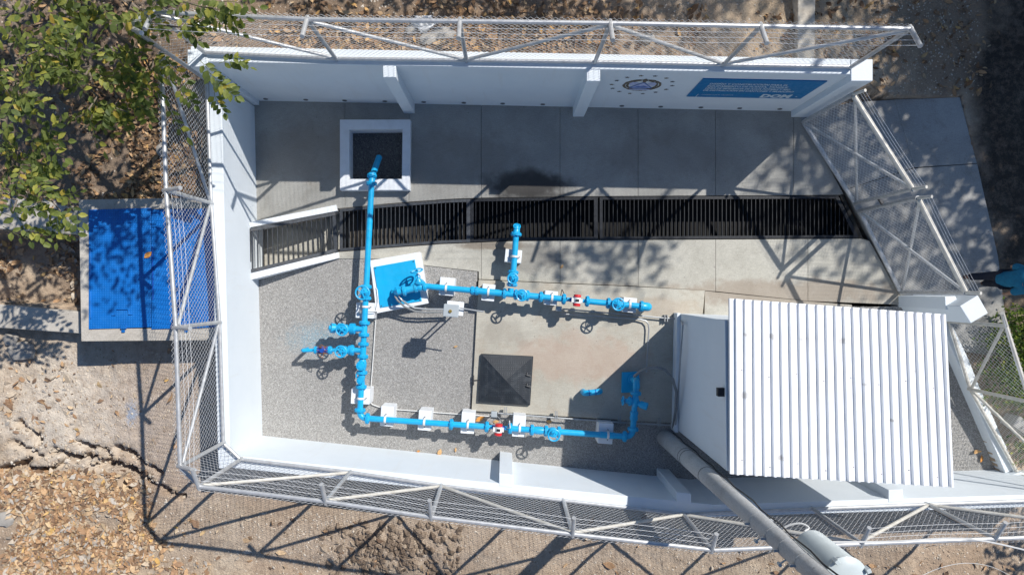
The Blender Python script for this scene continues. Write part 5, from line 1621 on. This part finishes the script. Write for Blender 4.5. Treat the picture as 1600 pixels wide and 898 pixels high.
reg = [(-40, 735, 235, 910, 5200), (-40, 770, 240, 910, 2600), (180, 810, 330, 910, 350), (130, 90, 335, 312, 1900), (-20, 0, 240, 330, 1300), (300, 30, 960, 92, 2300), (960, 10, 1300, 90, 260), (-40, 365, 122, 470, 700),
       (340, 800, 1100, 905, 110), (0, 540, 330, 700, 60), (1250, 0, 1560, 145, 420), (380, 0, 1000, 40, 420), (1100, 850, 1600, 900, 60), (-40, 560, 120, 690, 150)]
def spread(reg, seed, mat, label, thr):
    lp, g = litter(reg, seed, thr); n = len(lp)
    v = leaf_verts(n, g, .06, .15, .5) * (1 + .9 * g.random((n, 1, 1)) ** 4)
    lp[:, 2] += g.uniform(.004, .05, n)
    co = rot_place(v, g.uniform(0, 6.28, n), g.normal(0, .4, n), g.normal(0, .35, n), lp).reshape(-1, 3)
    put("leaf_litter", fast_mesh("leaf_litter", co, (LEAFF[None] + (np.arange(n) * 8)[:, None, None]).reshape(-1, 4), mat, False), Matrix.Identity(4), kind='stuff', label=label, cat='leaf litter')
bank = [r for r in reg if r[1] < 320]
spread([r for r in reg if r[1] >= 320], 5, "leaf_dry", 'dry tan and orange leaves lying over the bare earth at the lower left', .2)
spread(bank, 6, "leaf_bank_shade", 'dark brown leaves on the bank behind the wall and under the tree', .19)
# stones and grit in the earth
def ground_pts(regions, seed):
    g = np.random.default_rng(seed); out = []
    for (x0, y0, x1, y1, n) in regions:
        px = g.uniform(x0, x1, n); py = g.uniform(y0, y1, n); zz = np.full(n, .4)
        for _ in range(3):
            s = (CAM_H - zz) / FPX; X = (px - NX) * s; Y = -(py - NY) * s; zz = ground_full(X, Y)
        ok = zz > -.2; out.append(np.stack([X[ok], Y[ok], zz[ok]], 1))
    return np.concatenate(out)
gp_ = ground_pts([(-40, 540, 400, 900, 3500), (380, 800, 1600, 900, 3800), (-40, 0, 340, 320, 1200), (300, -20, 1500, 110, 3000), (1360, -20, 1530, 150, 1100), (440, 800, 560, 880, 500)], 8)
stones("earth_grit", gp_[:, :2], gp_[:, 2], .006, .028, "earth_stones", 12, kind='stuff', label='small stones and grit scattered over the bare earth', cat='grit')
gp_ = ground_pts([(500, 815, 720, 905, 260), (560, 838, 660, 888, 170)], 9)
stones("earth_clods", gp_[:, :2], gp_[:, 2] + .01, .02, .10, "clod_earth", 13, flat=.8, kind='stuff', label='heap of dark broken earth clods below the lower fence', cat='earth clods')

def rock(px, py, r, label, mat="rock", sc=(1, .8, .5), seed=0, name="rock"):
    random.seed(seed); p = P(px, py, .45); z = gz_at(p.x, p.y)
    p = P(px, py, z); z = gz_at(p.x, p.y)
    m = MB(); m.ball((p.x, p.y, z + r * .1), r, 9, 6, sc, .16); o = m.build(name, mat, label=label, cat='rock', group='rocks at the left of the yard', angle=25)
    return o
rock(36, 548, .28, 'large pale rock below the concrete channel wall at the left edge', seed=3, sc=(1, .75, .45))
rock(18, 530, .17, 'grey rock half in shadow above the large pale rock', seed=5)
rock(8, 810, .22, 'flat grey stone among dry leaves at the left edge', sc=(1, .8, .25), seed=8)
rock(90, 855, .12, 'small grey stone among the dry leaves at the bottom left', sc=(1, .7, .3), seed=9)
rock(255, 235, .16, 'rounded stone in leaf litter beside the left fence', sc=(.9, 1, .5), seed=12)
rock(668, 62, .17, 'pale stone behind the retaining wall near the white rubbish', sc=(1, .7, .4), seed=14)
# cracked lumps beside the crack
cp = []
gg_ = np.random.default_rng(77)
for cr in CRACKS:
    for a, b in zip(cr[:-1], cr[1:]):
        for k in range(9):
            t = gg_.random(); q = P(a[0] + (b[0] - a[0]) * t, a[1] + (b[1] - a[1]) * t, .48); cp.append((q.x + gg_.normal(0, .10), q.y + gg_.normal(0, .09)))
cp = np.array(cp); stones("broken_earth", cp, ground_full(cp[:, 0], cp[:, 1]) + .005, .012, .06, "earth_stones", 78, flat=.6, kind='stuff', label='crumbled earth lumps along the cracks left of the fence', cat='earth crumbs')
rock(690, 52, .2, 'pinkish flat rock on the bank right of the white rubbish', sc=(1.3, .7, .35), seed=31)
rock(642, 46, .12, 'small pinkish rock on the bank left of the white rubbish', sc=(1, .8, .5), seed=33)
rock(1010, 60, .16, 'pale rock on the bank above the emblem', sc=(1, .7, .4), seed=35)
# single leaves that stand out
def lone_leaf(px, py, z, L_, yaw, mat, label, bz=0.0):
    g = np.random.default_rng(int(px)); v = leaf_verts(1, g, L_, L_ + .01, .6)
    p = P(px, py, z); co = rot_place(v, np.array([yaw]), np.array([.15]), np.array([.1]), np.array([[0, 0, 0.0]]))[0]
    me = fast_mesh("fallen_leaf", co, LEAFF, mat, True); put("fallen_leaf", me, Matrix.Translation((p.x, p.y, z + .012)), label=label, cat='leaf', group='single fallen leaves')
lone_leaf(232, 398, 1.325, .17, .7, "leaf_orange", 'orange fallen leaf lying on the blue hatch lids')
lone_leaf(687, 706, .01, .15, 1.2, "leaf_ochre", 'upright ochre leaf on gravel below the lower pipe')
lone_leaf(712, 702, .01, .1, 1.5, "leaf_ochre", 'smaller ochre leaf right of the upright one on gravel')
lone_leaf(654, 704, .01, .07, .2, "leaf_orange", 'tiny orange leaf at the foot of the lower white wall')
lone_leaf(878, 416, .02, .1, 1.0, "leaf_ochre", 'brown leaf on the concrete right of the branch pipe')
lone_leaf(712, 541, .01, .09, .3, "leaf_ochre", 'pale leaf on open gravel left of the concrete pad')
lone_leaf(750, 653, .01, .22, .5, "leaf_orange", 'big orange dry leaf against the lower pad corner')
lone_leaf(775, 658, .01, .14, .1, "leaf_ochre", 'pale dry leaf next to the lower junction box')
lone_leaf(858, 658, .01, .12, .0, "leaf_ochre", 'pale dry leaf against the pad edge above the check valve')
lone_leaf(1525, 705, .02, .18, .2, "leaf_ochre", 'brown leaf on gravel beside the right kerb wall')
lone_leaf(1533, 716, .02, .16, 1.4, "leaf_orange", 'curled orange leaf in the gravel corner at right')
# rubbish behind the wall
random.seed(21); p = P(662, 38, 1.4); z = gz_at(p.x, p.y)
m = MB(); m.ball((p.x, p.y, z + .05), .17, 14, 9, (1.1, .8, .45), .38); m.build("crumpled_plastic", "plastic_bag", smooth=False, label='crumpled white plastic sheet on the bank behind the retaining wall', cat='rubbish')
# weathered concrete strip at the top
zst = gz_at(F(1215, 110).x, F(1215, 110).y)
m = MB(); w = [P(1247, -40, zst + .25), P(1275, -40, zst + .25), P(1273, 92, zst + .12), P(1246, 94, zst + .12)]
m.prism([(p.x, p.y) for p in w], zst - .5, [p.z for p in w]); m.build("concrete_strip", "weathered_concrete", bevel=.02, label='weathered pale concrete strip running up behind the retaining wall', cat='kerb')

# ------------------------------------------------------------------ trees
def limb_path(a, b, g, wob=.25, n=7):
    a, b = Vector(a), Vector(b); pts = []
    for k in range(n):
        t = k / (n - 1); w = wob * math.sin(math.pi * t)
        pts.append(lerp(a, b, t) + Vector((g.uniform(-1, 1), g.uniform(-1, 1), g.uniform(-.6, .8))) * w * .5)
    return pts
def sprig_mesh(k, nl=9, L_=.38, mat="leaf_green"):
    "one pinnate leaf: rachis with leaflets"
    g = random.Random(100 + k); m = MB()
    pts = []
    for i in range(nl + 1):
        t = i / nl; pts.append(Vector((L_ * t, .03 * math.sin(t * 3 + k), -.10 * t * t)))
    m.tube(pts, [.0045 * (1 - .7 * i / nl) for i in range(nl + 1)], 4)
    for i in range(1, nl + 1):
        for s in ((-1, 1) if i < nl else (0,)):
            base = pts[i]; ang = s * g.uniform(.85, 1.2); l_ = g.uniform(.12, .175) * (1 - .25 * abs(i / nl - .55)); w_ = l_ * g.uniform(.22, .30)
            d = Vector((math.cos(ang), math.sin(ang), g.uniform(-.35, .1))).normalized(); n_ = Vector((-d.y, d.x, g.uniform(-.4, .4))).normalized()
            up = d.cross(n_)
            a = base + d * .01; c1 = base + d * l_ * .4; c2 = base + d * l_ * .75; e = base + d * l_ + up * -.012
            m.add([a, c1 + n_ * w_ + up * .008, c1, c1 - n_ * w_ + up * .008, c2 + n_ * w_ * .75, c2 - up * .004, c2 - n_ * w_ * .75, e],
                  [(0, 2, 1), (0, 3, 2), (1, 2, 5, 4), (2, 3, 6, 5), (4, 5, 7), (5, 6, 7)])
    return m.mesh("leaf", mat, smooth=False, fix=False)
sprigs = [sprig_mesh(k, 4 + k % 3, .30 + .06 * (k % 4)) for k in range(8)]
gt = random.Random(17)
tree = thing("broadleaf_tree", F(110, -70, 1.2), 'leafy green tree with feathery leaves overhanging the top left corner', 'tree')
tb_ = F(100, -85, 1.0)
m = MB(); top = tb_ + Vector((.6, -.3, 2.6)); m.tube(limb_path(tb_ - UPV * .4, top, gt, .2), [.22, .2, .18, .17, .16, .15, .14], 12); m.build("trunk", "bark", tree)
tips = []
def branch(a, b, r0, r1, name="limb", wob=.35, n=8):
    pth = limb_path(a, b, gt, wob, n); m = MB(); m.tube(pth, [r0 + (r1 - r0) * k / (n - 1) for k in range(n)], 7); m.build(name, "bark", tree); return pth
targets = [((60, 60), 4.6), ((150, 40), 4.2), ((110, 110), 4.4), ((30, 150), 4.8), ((190, 95), 4.0), ((235, 110), 3.8), ((60, 220), 4.4), ((140, 190), 3.6), ((200, 175), 3.5), ((50, 280), 4.2), ((95, 330), 4.0), ((20, 330), 4.3), ((300, 40), 4.4), ((240, 20), 4.4), ((340, 15), 4.6), ((-30, 90), 5.0), ((-40, 260), 4.8), ((150, -40), 5.0), ((20, -30), 5.2)]
mains = []
for (px, py), z in ((( 40, 120), 4.0), ((140, 110), 3.6), ((230, 90), 3.6), ((20, 260), 3.9), ((220, 20), 4.2)):
    mains.append(branch(top, P(px, py, z), .09, .035, wob=.6))
twm = MB()
spots = []
for (px, py), z in targets:
    e = P(px, py, z)
    src = min((p for pth in mains for p in pth[2:]), key=lambda p: (p - e).length)
    pth = branch(src, e, .024, .008, "twig", .3, 7)
    spots += [(pth[k], (pth[k] - pth[k - 1])) for k in (2, 3, 4, 5, 6)] + [(e, e - pth[5])]
leafn = 0
def put_leaf(p, d, s):
    global leafn
    M = Matrix.Translation(p) @ Vector(d).to_track_quat('X', 'Z').to_matrix().to_4x4() @ Matrix.Rotation(gt.uniform(-.7, .7), 4, 'X') @ Matrix.Diagonal((s, s, s, 1))
    put("leaf", sprigs[gt.randrange(8)], M, tree); leafn += 1
for p, d in spots:
    for _ in range(2 if leafn < 120 else 1):
        if leafn >= 150: break
        a = gt.uniform(0, 6.28); dd = Vector((math.cos(a), math.sin(a), gt.uniform(-.45, .15))) + d.normalized() * .8
        put_leaf(p + Vector((gt.uniform(-.08, .08), gt.uniform(-.08, .08), gt.uniform(-.1, .1))), dd, gt.uniform(.8, 1.2))
# hanging sprays over the fence corner and at the left edge
for (px, py, z, dx, dy) in ((330, 120, 4.0, .8, -.5), (345, 130, 3.9, .7, -.9), (350, 95, 4.1, 1, .1), (320, 100, 4.1, .5, -1), (345, 150, 3.7, .2, -1), (365, 95, 4.1, 1, -.2), (280, 30, 4.5, .9, -.8), (310, 10, 4.7, 1, -.3), (350, 2, 4.8, 1, .1), (240, 130, 3.8, .4, -1), (225, 160, 3.6, .2, -1),
                            (40, 360, 3.9, .9, -.4), (70, 362, 3.8, 1, -.2), (25, 320, 4.1, .2, -1), (65, 318, 4.0, .6, -1), (12, 360, 4.0, 1, -.5), (110, 305, 3.8, .4, -1), (260, 100, 3.9, .7, -.7), (290, 140, 3.7, .5, -1), (270, 165, 3.6, .3, -1)):
    put_leaf(P(px - 8, py + (4 if dy > 0 else -6), z), Vector((dx, dy, -.25)), gt.uniform(.95, 1.2))
# remaining foliage of this tree, deeper in the crown and outside the picture
def leaf_cloud(name, centres, per, spread, L0, L1, mat, seed, parent, wid=.5, **tags):
    g = np.random.default_rng(seed); C_ = np.array(centres); n = len(C_) * per
    p = np.repeat(C_, per, 0) + g.normal(0, 1, (n, 3)) * spread
    v = leaf_verts(n, g, L0, L1, wid)
    co = rot_place(v, g.uniform(0, 6.28, n), g.normal(0, .5, n), g.normal(0, .5, n), p).reshape(-1, 3)
    o = co.mean(0)
    return put(name, fast_mesh(name, co - o, (LEAFF[None] + (np.arange(n) * 8)[:, None, None]).reshape(-1, 4), mat, False), Matrix.Translation(o), parent, **tags)
cl_ = [tuple(P(gt.uniform(-120, 170), gt.uniform(-60, 330) * (1 if k % 3 else .4), gt.uniform(3.4, 4.2))) for k in range(5)]
cl_ += [tuple(P(gt.uniform(-160, 120), gt.uniform(-120, 60), gt.uniform(4.2, 6))) for k in range(20)]
cl_ += [(gt.uniform(-7.9, -3.4), gt.uniform(5.6, 8.6), gt.uniform(5.2, 6.6)) for k in range(165)]
cl_ += [(gt.uniform(-3.7, -2.3), gt.uniform(4.0, 5.6), gt.uniform(7.3, 7.8)) for k in range(17)]
branch(top, (-3.0, 4.8, 7.4), .09, .03, wob=.5)
leaf_cloud("foliage", cl_, 22, .24, .10, .18, "leaf_green", 31, tree, .5, kind='stuff')

def shade_tree(name, base, trunk_h, blobs, per, label, seed, leaf=(.10, .2), mat="leaf_dark", spread=.3, ncl=60):
    "tree with trunk, limbs and many leaves; blobs = list of (centre, radii, share)"
    g = random.Random(seed); root = thing(name, base, label, 'tree', 'trees around the yard')
    b = Vector(base); t = b + Vector((g.uniform(-.3, .3), g.uniform(-.3, .3), trunk_h))
    m = MB(); m.tube(limb_path(b - UPV * .4, t, g, .3), [.24 - .018 * k for k in range(7)], 10); m.build("trunk", "bark", root)
    cent = []
    lm_ = MB()
    for c, rad, share in blobs:
        c = Vector(c)
        lm_.tube(limb_path(t, c, g, .5), [.11 - .012 * k for k in range(7)], 7)
        for k in range(int(ncl * share)):
            while True:
                q = Vector((g.uniform(-1, 1), g.uniform(-1, 1), g.uniform(-1, 1)))
                if .25 < q.length < 1: break
            p = c + Vector((q.x * rad[0], q.y * rad[1], q.z * rad[2])); cent.append(tuple(p))
            if k % 3 == 0: lm_.tube(limb_path(c, p, g, .2, 4), [.03, .022, .015, .008], 5)
    lm_.build("limbs", "bark", root)
    leaf_cloud("crown", cent, per, spread, leaf[0], leaf[1], mat, seed, root, .55, kind='stuff')
    return root
shade_tree("broadleaf_tree", (16.2, 8.2, 0), 4.0, [((16.6, 7.8, 6.6), (2.2, 2.6, 1.3), 1.1), ((18.0, 10.5, 7), (3, 3, 1.6), 1.2), ((15.4, 10.4, 6.6), (2.6, 2.4, 1.3), 1.2), ((17.6, 6.0, 6.4), (2.4, 2.2, 1.3), 1.2), ((13.9, 8.7, 6.0), (1.5, 2.0, .9), .6)], 46, 'dense tree outside the upper right corner shading the dark ground', 51, (.16, .30), ncl=120, spread=.36)
shade_tree("broadleaf_tree", (17.6, 11.2, 0), 7.4, [((16.0, 9.6, 11.0), (2.0, 2.0, 1.0), 1.0), ((17.8, 8.0, 11.0), (1.5, 2.4, 1.0), .75), ((14.8, 11.0, 11.4), (1.6, 1.6, .8), .6), ((17.4, 12.5, 11.0), (1.8, 1.6, .9), 1.0)], 25, 'tree beyond the gate that dapples the paved slab with shade', 52, (.12, .24), ncl=74, spread=.30)
shade_tree("broadleaf_tree", (12.6, 11.6, .2), 7.4, [((10.1, 8.1, 11.1), (1.3, .5, .45), .26), ((13.4, 13.3, 11.2), (2.4, 1.6, 1.0), .85), ((11.4, 12.6, 11.2), (1.6, 1.2, .9), .5)], 30, 'tree behind the top right fence throwing broken shade on the bank', 53, (.11, .22), ncl=52, spread=.27)
shade_tree("broadleaf_tree", (2.2, 9.2, 1.4), 3.6, [((2.4, 8.5, 5.6), (2.0, .8, .8), .75), ((-.6, 8.6, 5.4), (1.6, .8, .7), .6), ((5.4, 8.8, 5.6), (1.7, .8, .8), .6)], 28, 'tree behind the bank above the retaining wall', 54, (.1, .2), ncl=46)
shade_tree("broadleaf_tree", (15.0, -2.4, 0), 2.6, [((14.4, -2.6, 4.0), (1.2, 1.0, .7), .7)], 30, 'small tree right of the yard shading the lower right corner', 55, (.1, .2), ncl=46)

# shrubs behind the right fence
def shrub(px, py, h, rad, label, seed, per=34):
    g = random.Random(seed); p = P(px, py, 0); root = thing("shrub", p, label, 'shrub', 'shrubs behind the right fence')
    cent = []; st = MB()
    for k in range(34):
        a = g.uniform(0, 6.28); rr = rad * math.sqrt(g.random()); z = h * g.uniform(.35, 1) * (1 - .35 * rr / rad)
        c = Vector((p.x + rr * math.cos(a), p.y + rr * math.sin(a), z)); cent.append(tuple(c))
        if k % 2 == 0: st.tube([p, lerp(p, c, .5) + Vector((0, 0, .1)), c], [.02, .012, .005], 5)
    st.build("stem", "twig", root)
    leaf_cloud("foliage", cent, per, .13, .05, .1, "leaf_shrub", seed, root, .5, kind='stuff')
shrub(1566, 540, .8, .55, 'green shrub between the gate pillar and the right fence', 61)
shrub(1590, 520, .9, .6, 'yellow-green shrub at the right edge below the walking person', 62)
shrub(1562, 590, .7, .5, 'low dark green shrub just outside the right fence near the roof', 63)
shrub(1605, 610, .8, .6, 'bright green shrub at the right edge beyond the fence', 64)
shrub(1606, 670, .7, .55, 'lowest green shrub outside the right fence', 65)
shrub(1625, 560, 1.0, .6, 'tall green shrub partly beyond the right edge', 66)
m = MB(); c = P(1592, 665, .35); m.box(c, (.5, .25, .4), Matrix.Rotation(R(-35), 4, 'Z')); m.build("concrete_block", "concrete_slab", bevel=.02, label='grey concrete block among the shrubs behind the right fence', cat='block')

# ------------------------------------------------------------------ the walking person at the right edge
def skinned(name, verts, edges, radii, mat, parent, root_i=0, sub=2):
    me = bpy.data.meshes.new(name); me.from_pydata([tuple(v) for v in verts], edges, [])
    ob = bpy.data.objects.new(name, me); C.objects.link(ob)
    sk = ob.modifiers.new("skin", 'SKIN'); sk.use_smooth_shade = True
    for i, r in enumerate(radii):
        me.skin_vertices[0].data[i].radius = r if hasattr(r, '__len__') else (r, r)
        me.skin_vertices[0].data[i].use_root = (i == root_i)
    sd = ob.modifiers.new("sub", 'SUBSURF'); sd.levels = sub; sd.render_levels = sub
    dg = bpy.context.evaluated_depsgraph_get(); dg.update()
    m2 = bpy.data.meshes.new_from_object(ob.evaluated_get(dg))
    bpy.data.objects.remove(ob); m2.materials.clear(); m2.materials.append(MATS[mat])
    m2.polygons.foreach_set('use_smooth', [True] * len(m2.polygons))
    return put(name, m2, WM[parent.name], parent)
pz = -0.008
pb = F(1520, 437, pz)
pe_ = thing("person", pb, 'person in a blue shirt and dark trousers walking past the gate at the right edge', 'person')
# local frame: x = walking direction (image right), y = left
hip = Vector((0.0, 0, .93))
B_ = {
 'pelvis': (.0, 0, .95), 'waist': (.02, 0, 1.1), 'chest': (.05, 0, 1.3), 'neck': (.07, 0, 1.46), 'head0': (.085, 0, 1.54), 'head1': (.10, 0, 1.66), 'head2': (.10, 0, 1.73),
 'hipL': (.0, .08, .9), 'kneeL': (-.04, .07, .5), 'ankL': (-.22, .06, .17), 'toeL': (-.12, .06, .035),
 'hipR': (.0, -.08, .9), 'kneeR': (.13, -.07, .5), 'ankR': (.18, -.07, .08), 'toeR': (.34, -.08, .03),
 'shL': (.05, .18, 1.39), 'elL': (.02, .25, 1.12), 'wrL': (.16, .24, .92), 'haL': (.22, .235, .87),
 'shR': (.05, -.18, 1.39), 'elR': (-.04, -.27, 1.13), 'wrR': (.06, -.29, .90), 'haR': (.08, -.29, .84)}
order = list(B_); idx = {k: i for i, k in enumerate(order)}
E_ = [('pelvis', 'waist'), ('waist', 'chest'), ('chest', 'neck'), ('neck', 'head0'), ('head0', 'head1'), ('head1', 'head2'), ('pelvis', 'hipL'), ('hipL', 'kneeL'), ('kneeL', 'ankL'), ('ankL', 'toeL'), ('pelvis', 'hipR'), ('hipR', 'kneeR'), ('kneeR', 'ankR'), ('ankR', 'toeR'), ('chest', 'shL'), ('shL', 'elL'), ('elL', 'wrL'), ('wrL', 'haL'), ('chest', 'shR'), ('shR', 'elR'), ('elR', 'wrR'), ('wrR', 'haR')]
RD = {'pelvis': .13, 'waist': .12, 'chest': .14, 'neck': .055, 'head0': .07, 'head1': .095, 'head2': .06, 'hip': .085, 'knee': .058, 'ank': .04, 'toe': .035, 'sh': .06, 'el': .043, 'wr': .03, 'ha': .028}
rad = [RD[k] if k in RD else RD[k[:-1]] for k in order]
body = skinned("body", [B_[k] for k in order], [(idx[a], idx[b]) for a, b in E_], rad, "skin", pe_)
def sub_skin(name, keys, edges, mat, grow, over={}):
    ix = {k: i for i, k in enumerate(keys)}; vs = [over.get(k, B_.get(k)) for k in keys]
    rr = [grow[k] for k in keys]
    return skinned(name, vs, [(ix[a], ix[b]) for a, b in edges], rr, mat, pe_)
sub_skin("shirt", ['hem', 'pelvis', 'waist', 'chest', 'nk', 'shL', 'slL', 'shR', 'slR'], [('hem', 'pelvis'), ('pelvis', 'waist'), ('waist', 'chest'), ('chest', 'nk'), ('chest', 'shL'), ('shL', 'slL'), ('chest', 'shR'), ('shR', 'slR')], "shirt_blue",
         {'hem': .185, 'pelvis': .175, 'waist': .165, 'chest': .175, 'nk': .08, 'shL': .095, 'slL': .085, 'shR': .095, 'slR': .085}, {'hem': (-.01, 0, .82), 'nk': (.065, 0, 1.43), 'slL': (.02, .25, 1.14), 'slR': (-.04, -.27, 1.15)})
sub_skin("trousers", ['pelvis', 'hipL', 'kneeL', 'ankL', 'hipR', 'kneeR', 'ankR'], [('pelvis', 'hipL'), ('hipL', 'kneeL'), ('kneeL', 'ankL'), ('pelvis', 'hipR'), ('hipR', 'kneeR'), ('kneeR', 'ankR')], "trousers_navy",
         {'pelvis': .145, 'hipL': .115, 'kneeL': .09, 'ankL': .075, 'hipR': .115, 'kneeR': .09, 'ankR': .075})
for s, ank, toe in (('L', (-.27, .06, .14), (-.12, .06, .035)), ('R', (.15, -.07, .05), (.36, -.08, .035))):
    mid_ = tuple((a + b) / 2 for a, b in zip(ank, toe))
    skinned("shoe", [ank, mid_, toe], [(0, 1), (1, 2)], [(.05, .05), (.048, .042), (.042, .032)], "shoe_brown", pe_)
def pball(name, c, r, sc, mat):
    m = MB(); c = WM[pe_.name] @ Vector(c); m.ball(c, r, 16, 10, sc); m.build(name, mat, pe_)
pball("hair", (.085, 0, 1.69), .108, (1.0, .85, .8), "hair_black")
for s in (-1, 1):
    pball("eye", (.185, s * .032, 1.645), .013, (1, 1, 1), "dark_plastic"); pball("ear", (.09, s * .088, 1.635), .03, (.6, .35, 1), "skin")
pball("nose", (.2, 0, 1.615), .018, (1, .8, 1.2), "skin")
for s, k in ((1, 'haL'), (-1, 'haR')):
    h = Vector(B_[k])
    for i in range(5):
        off = Vector((.012 * (i - 2), .0, 0)) if i < 4 else Vector((.035, -.01 * s, .03))
        a = h + off; b = a + Vector((.01, 0, -.055 if i < 4 else -.03)); c = b + Vector((.012, -.012 * s, -.03))
        skinned("finger", [tuple(a), tuple(b), tuple(c)], [(0, 1), (1, 2)], [.0095, .009, .0075], "skin", pe_, sub=1)
pe_.rotation_euler = (0, 0, 0)
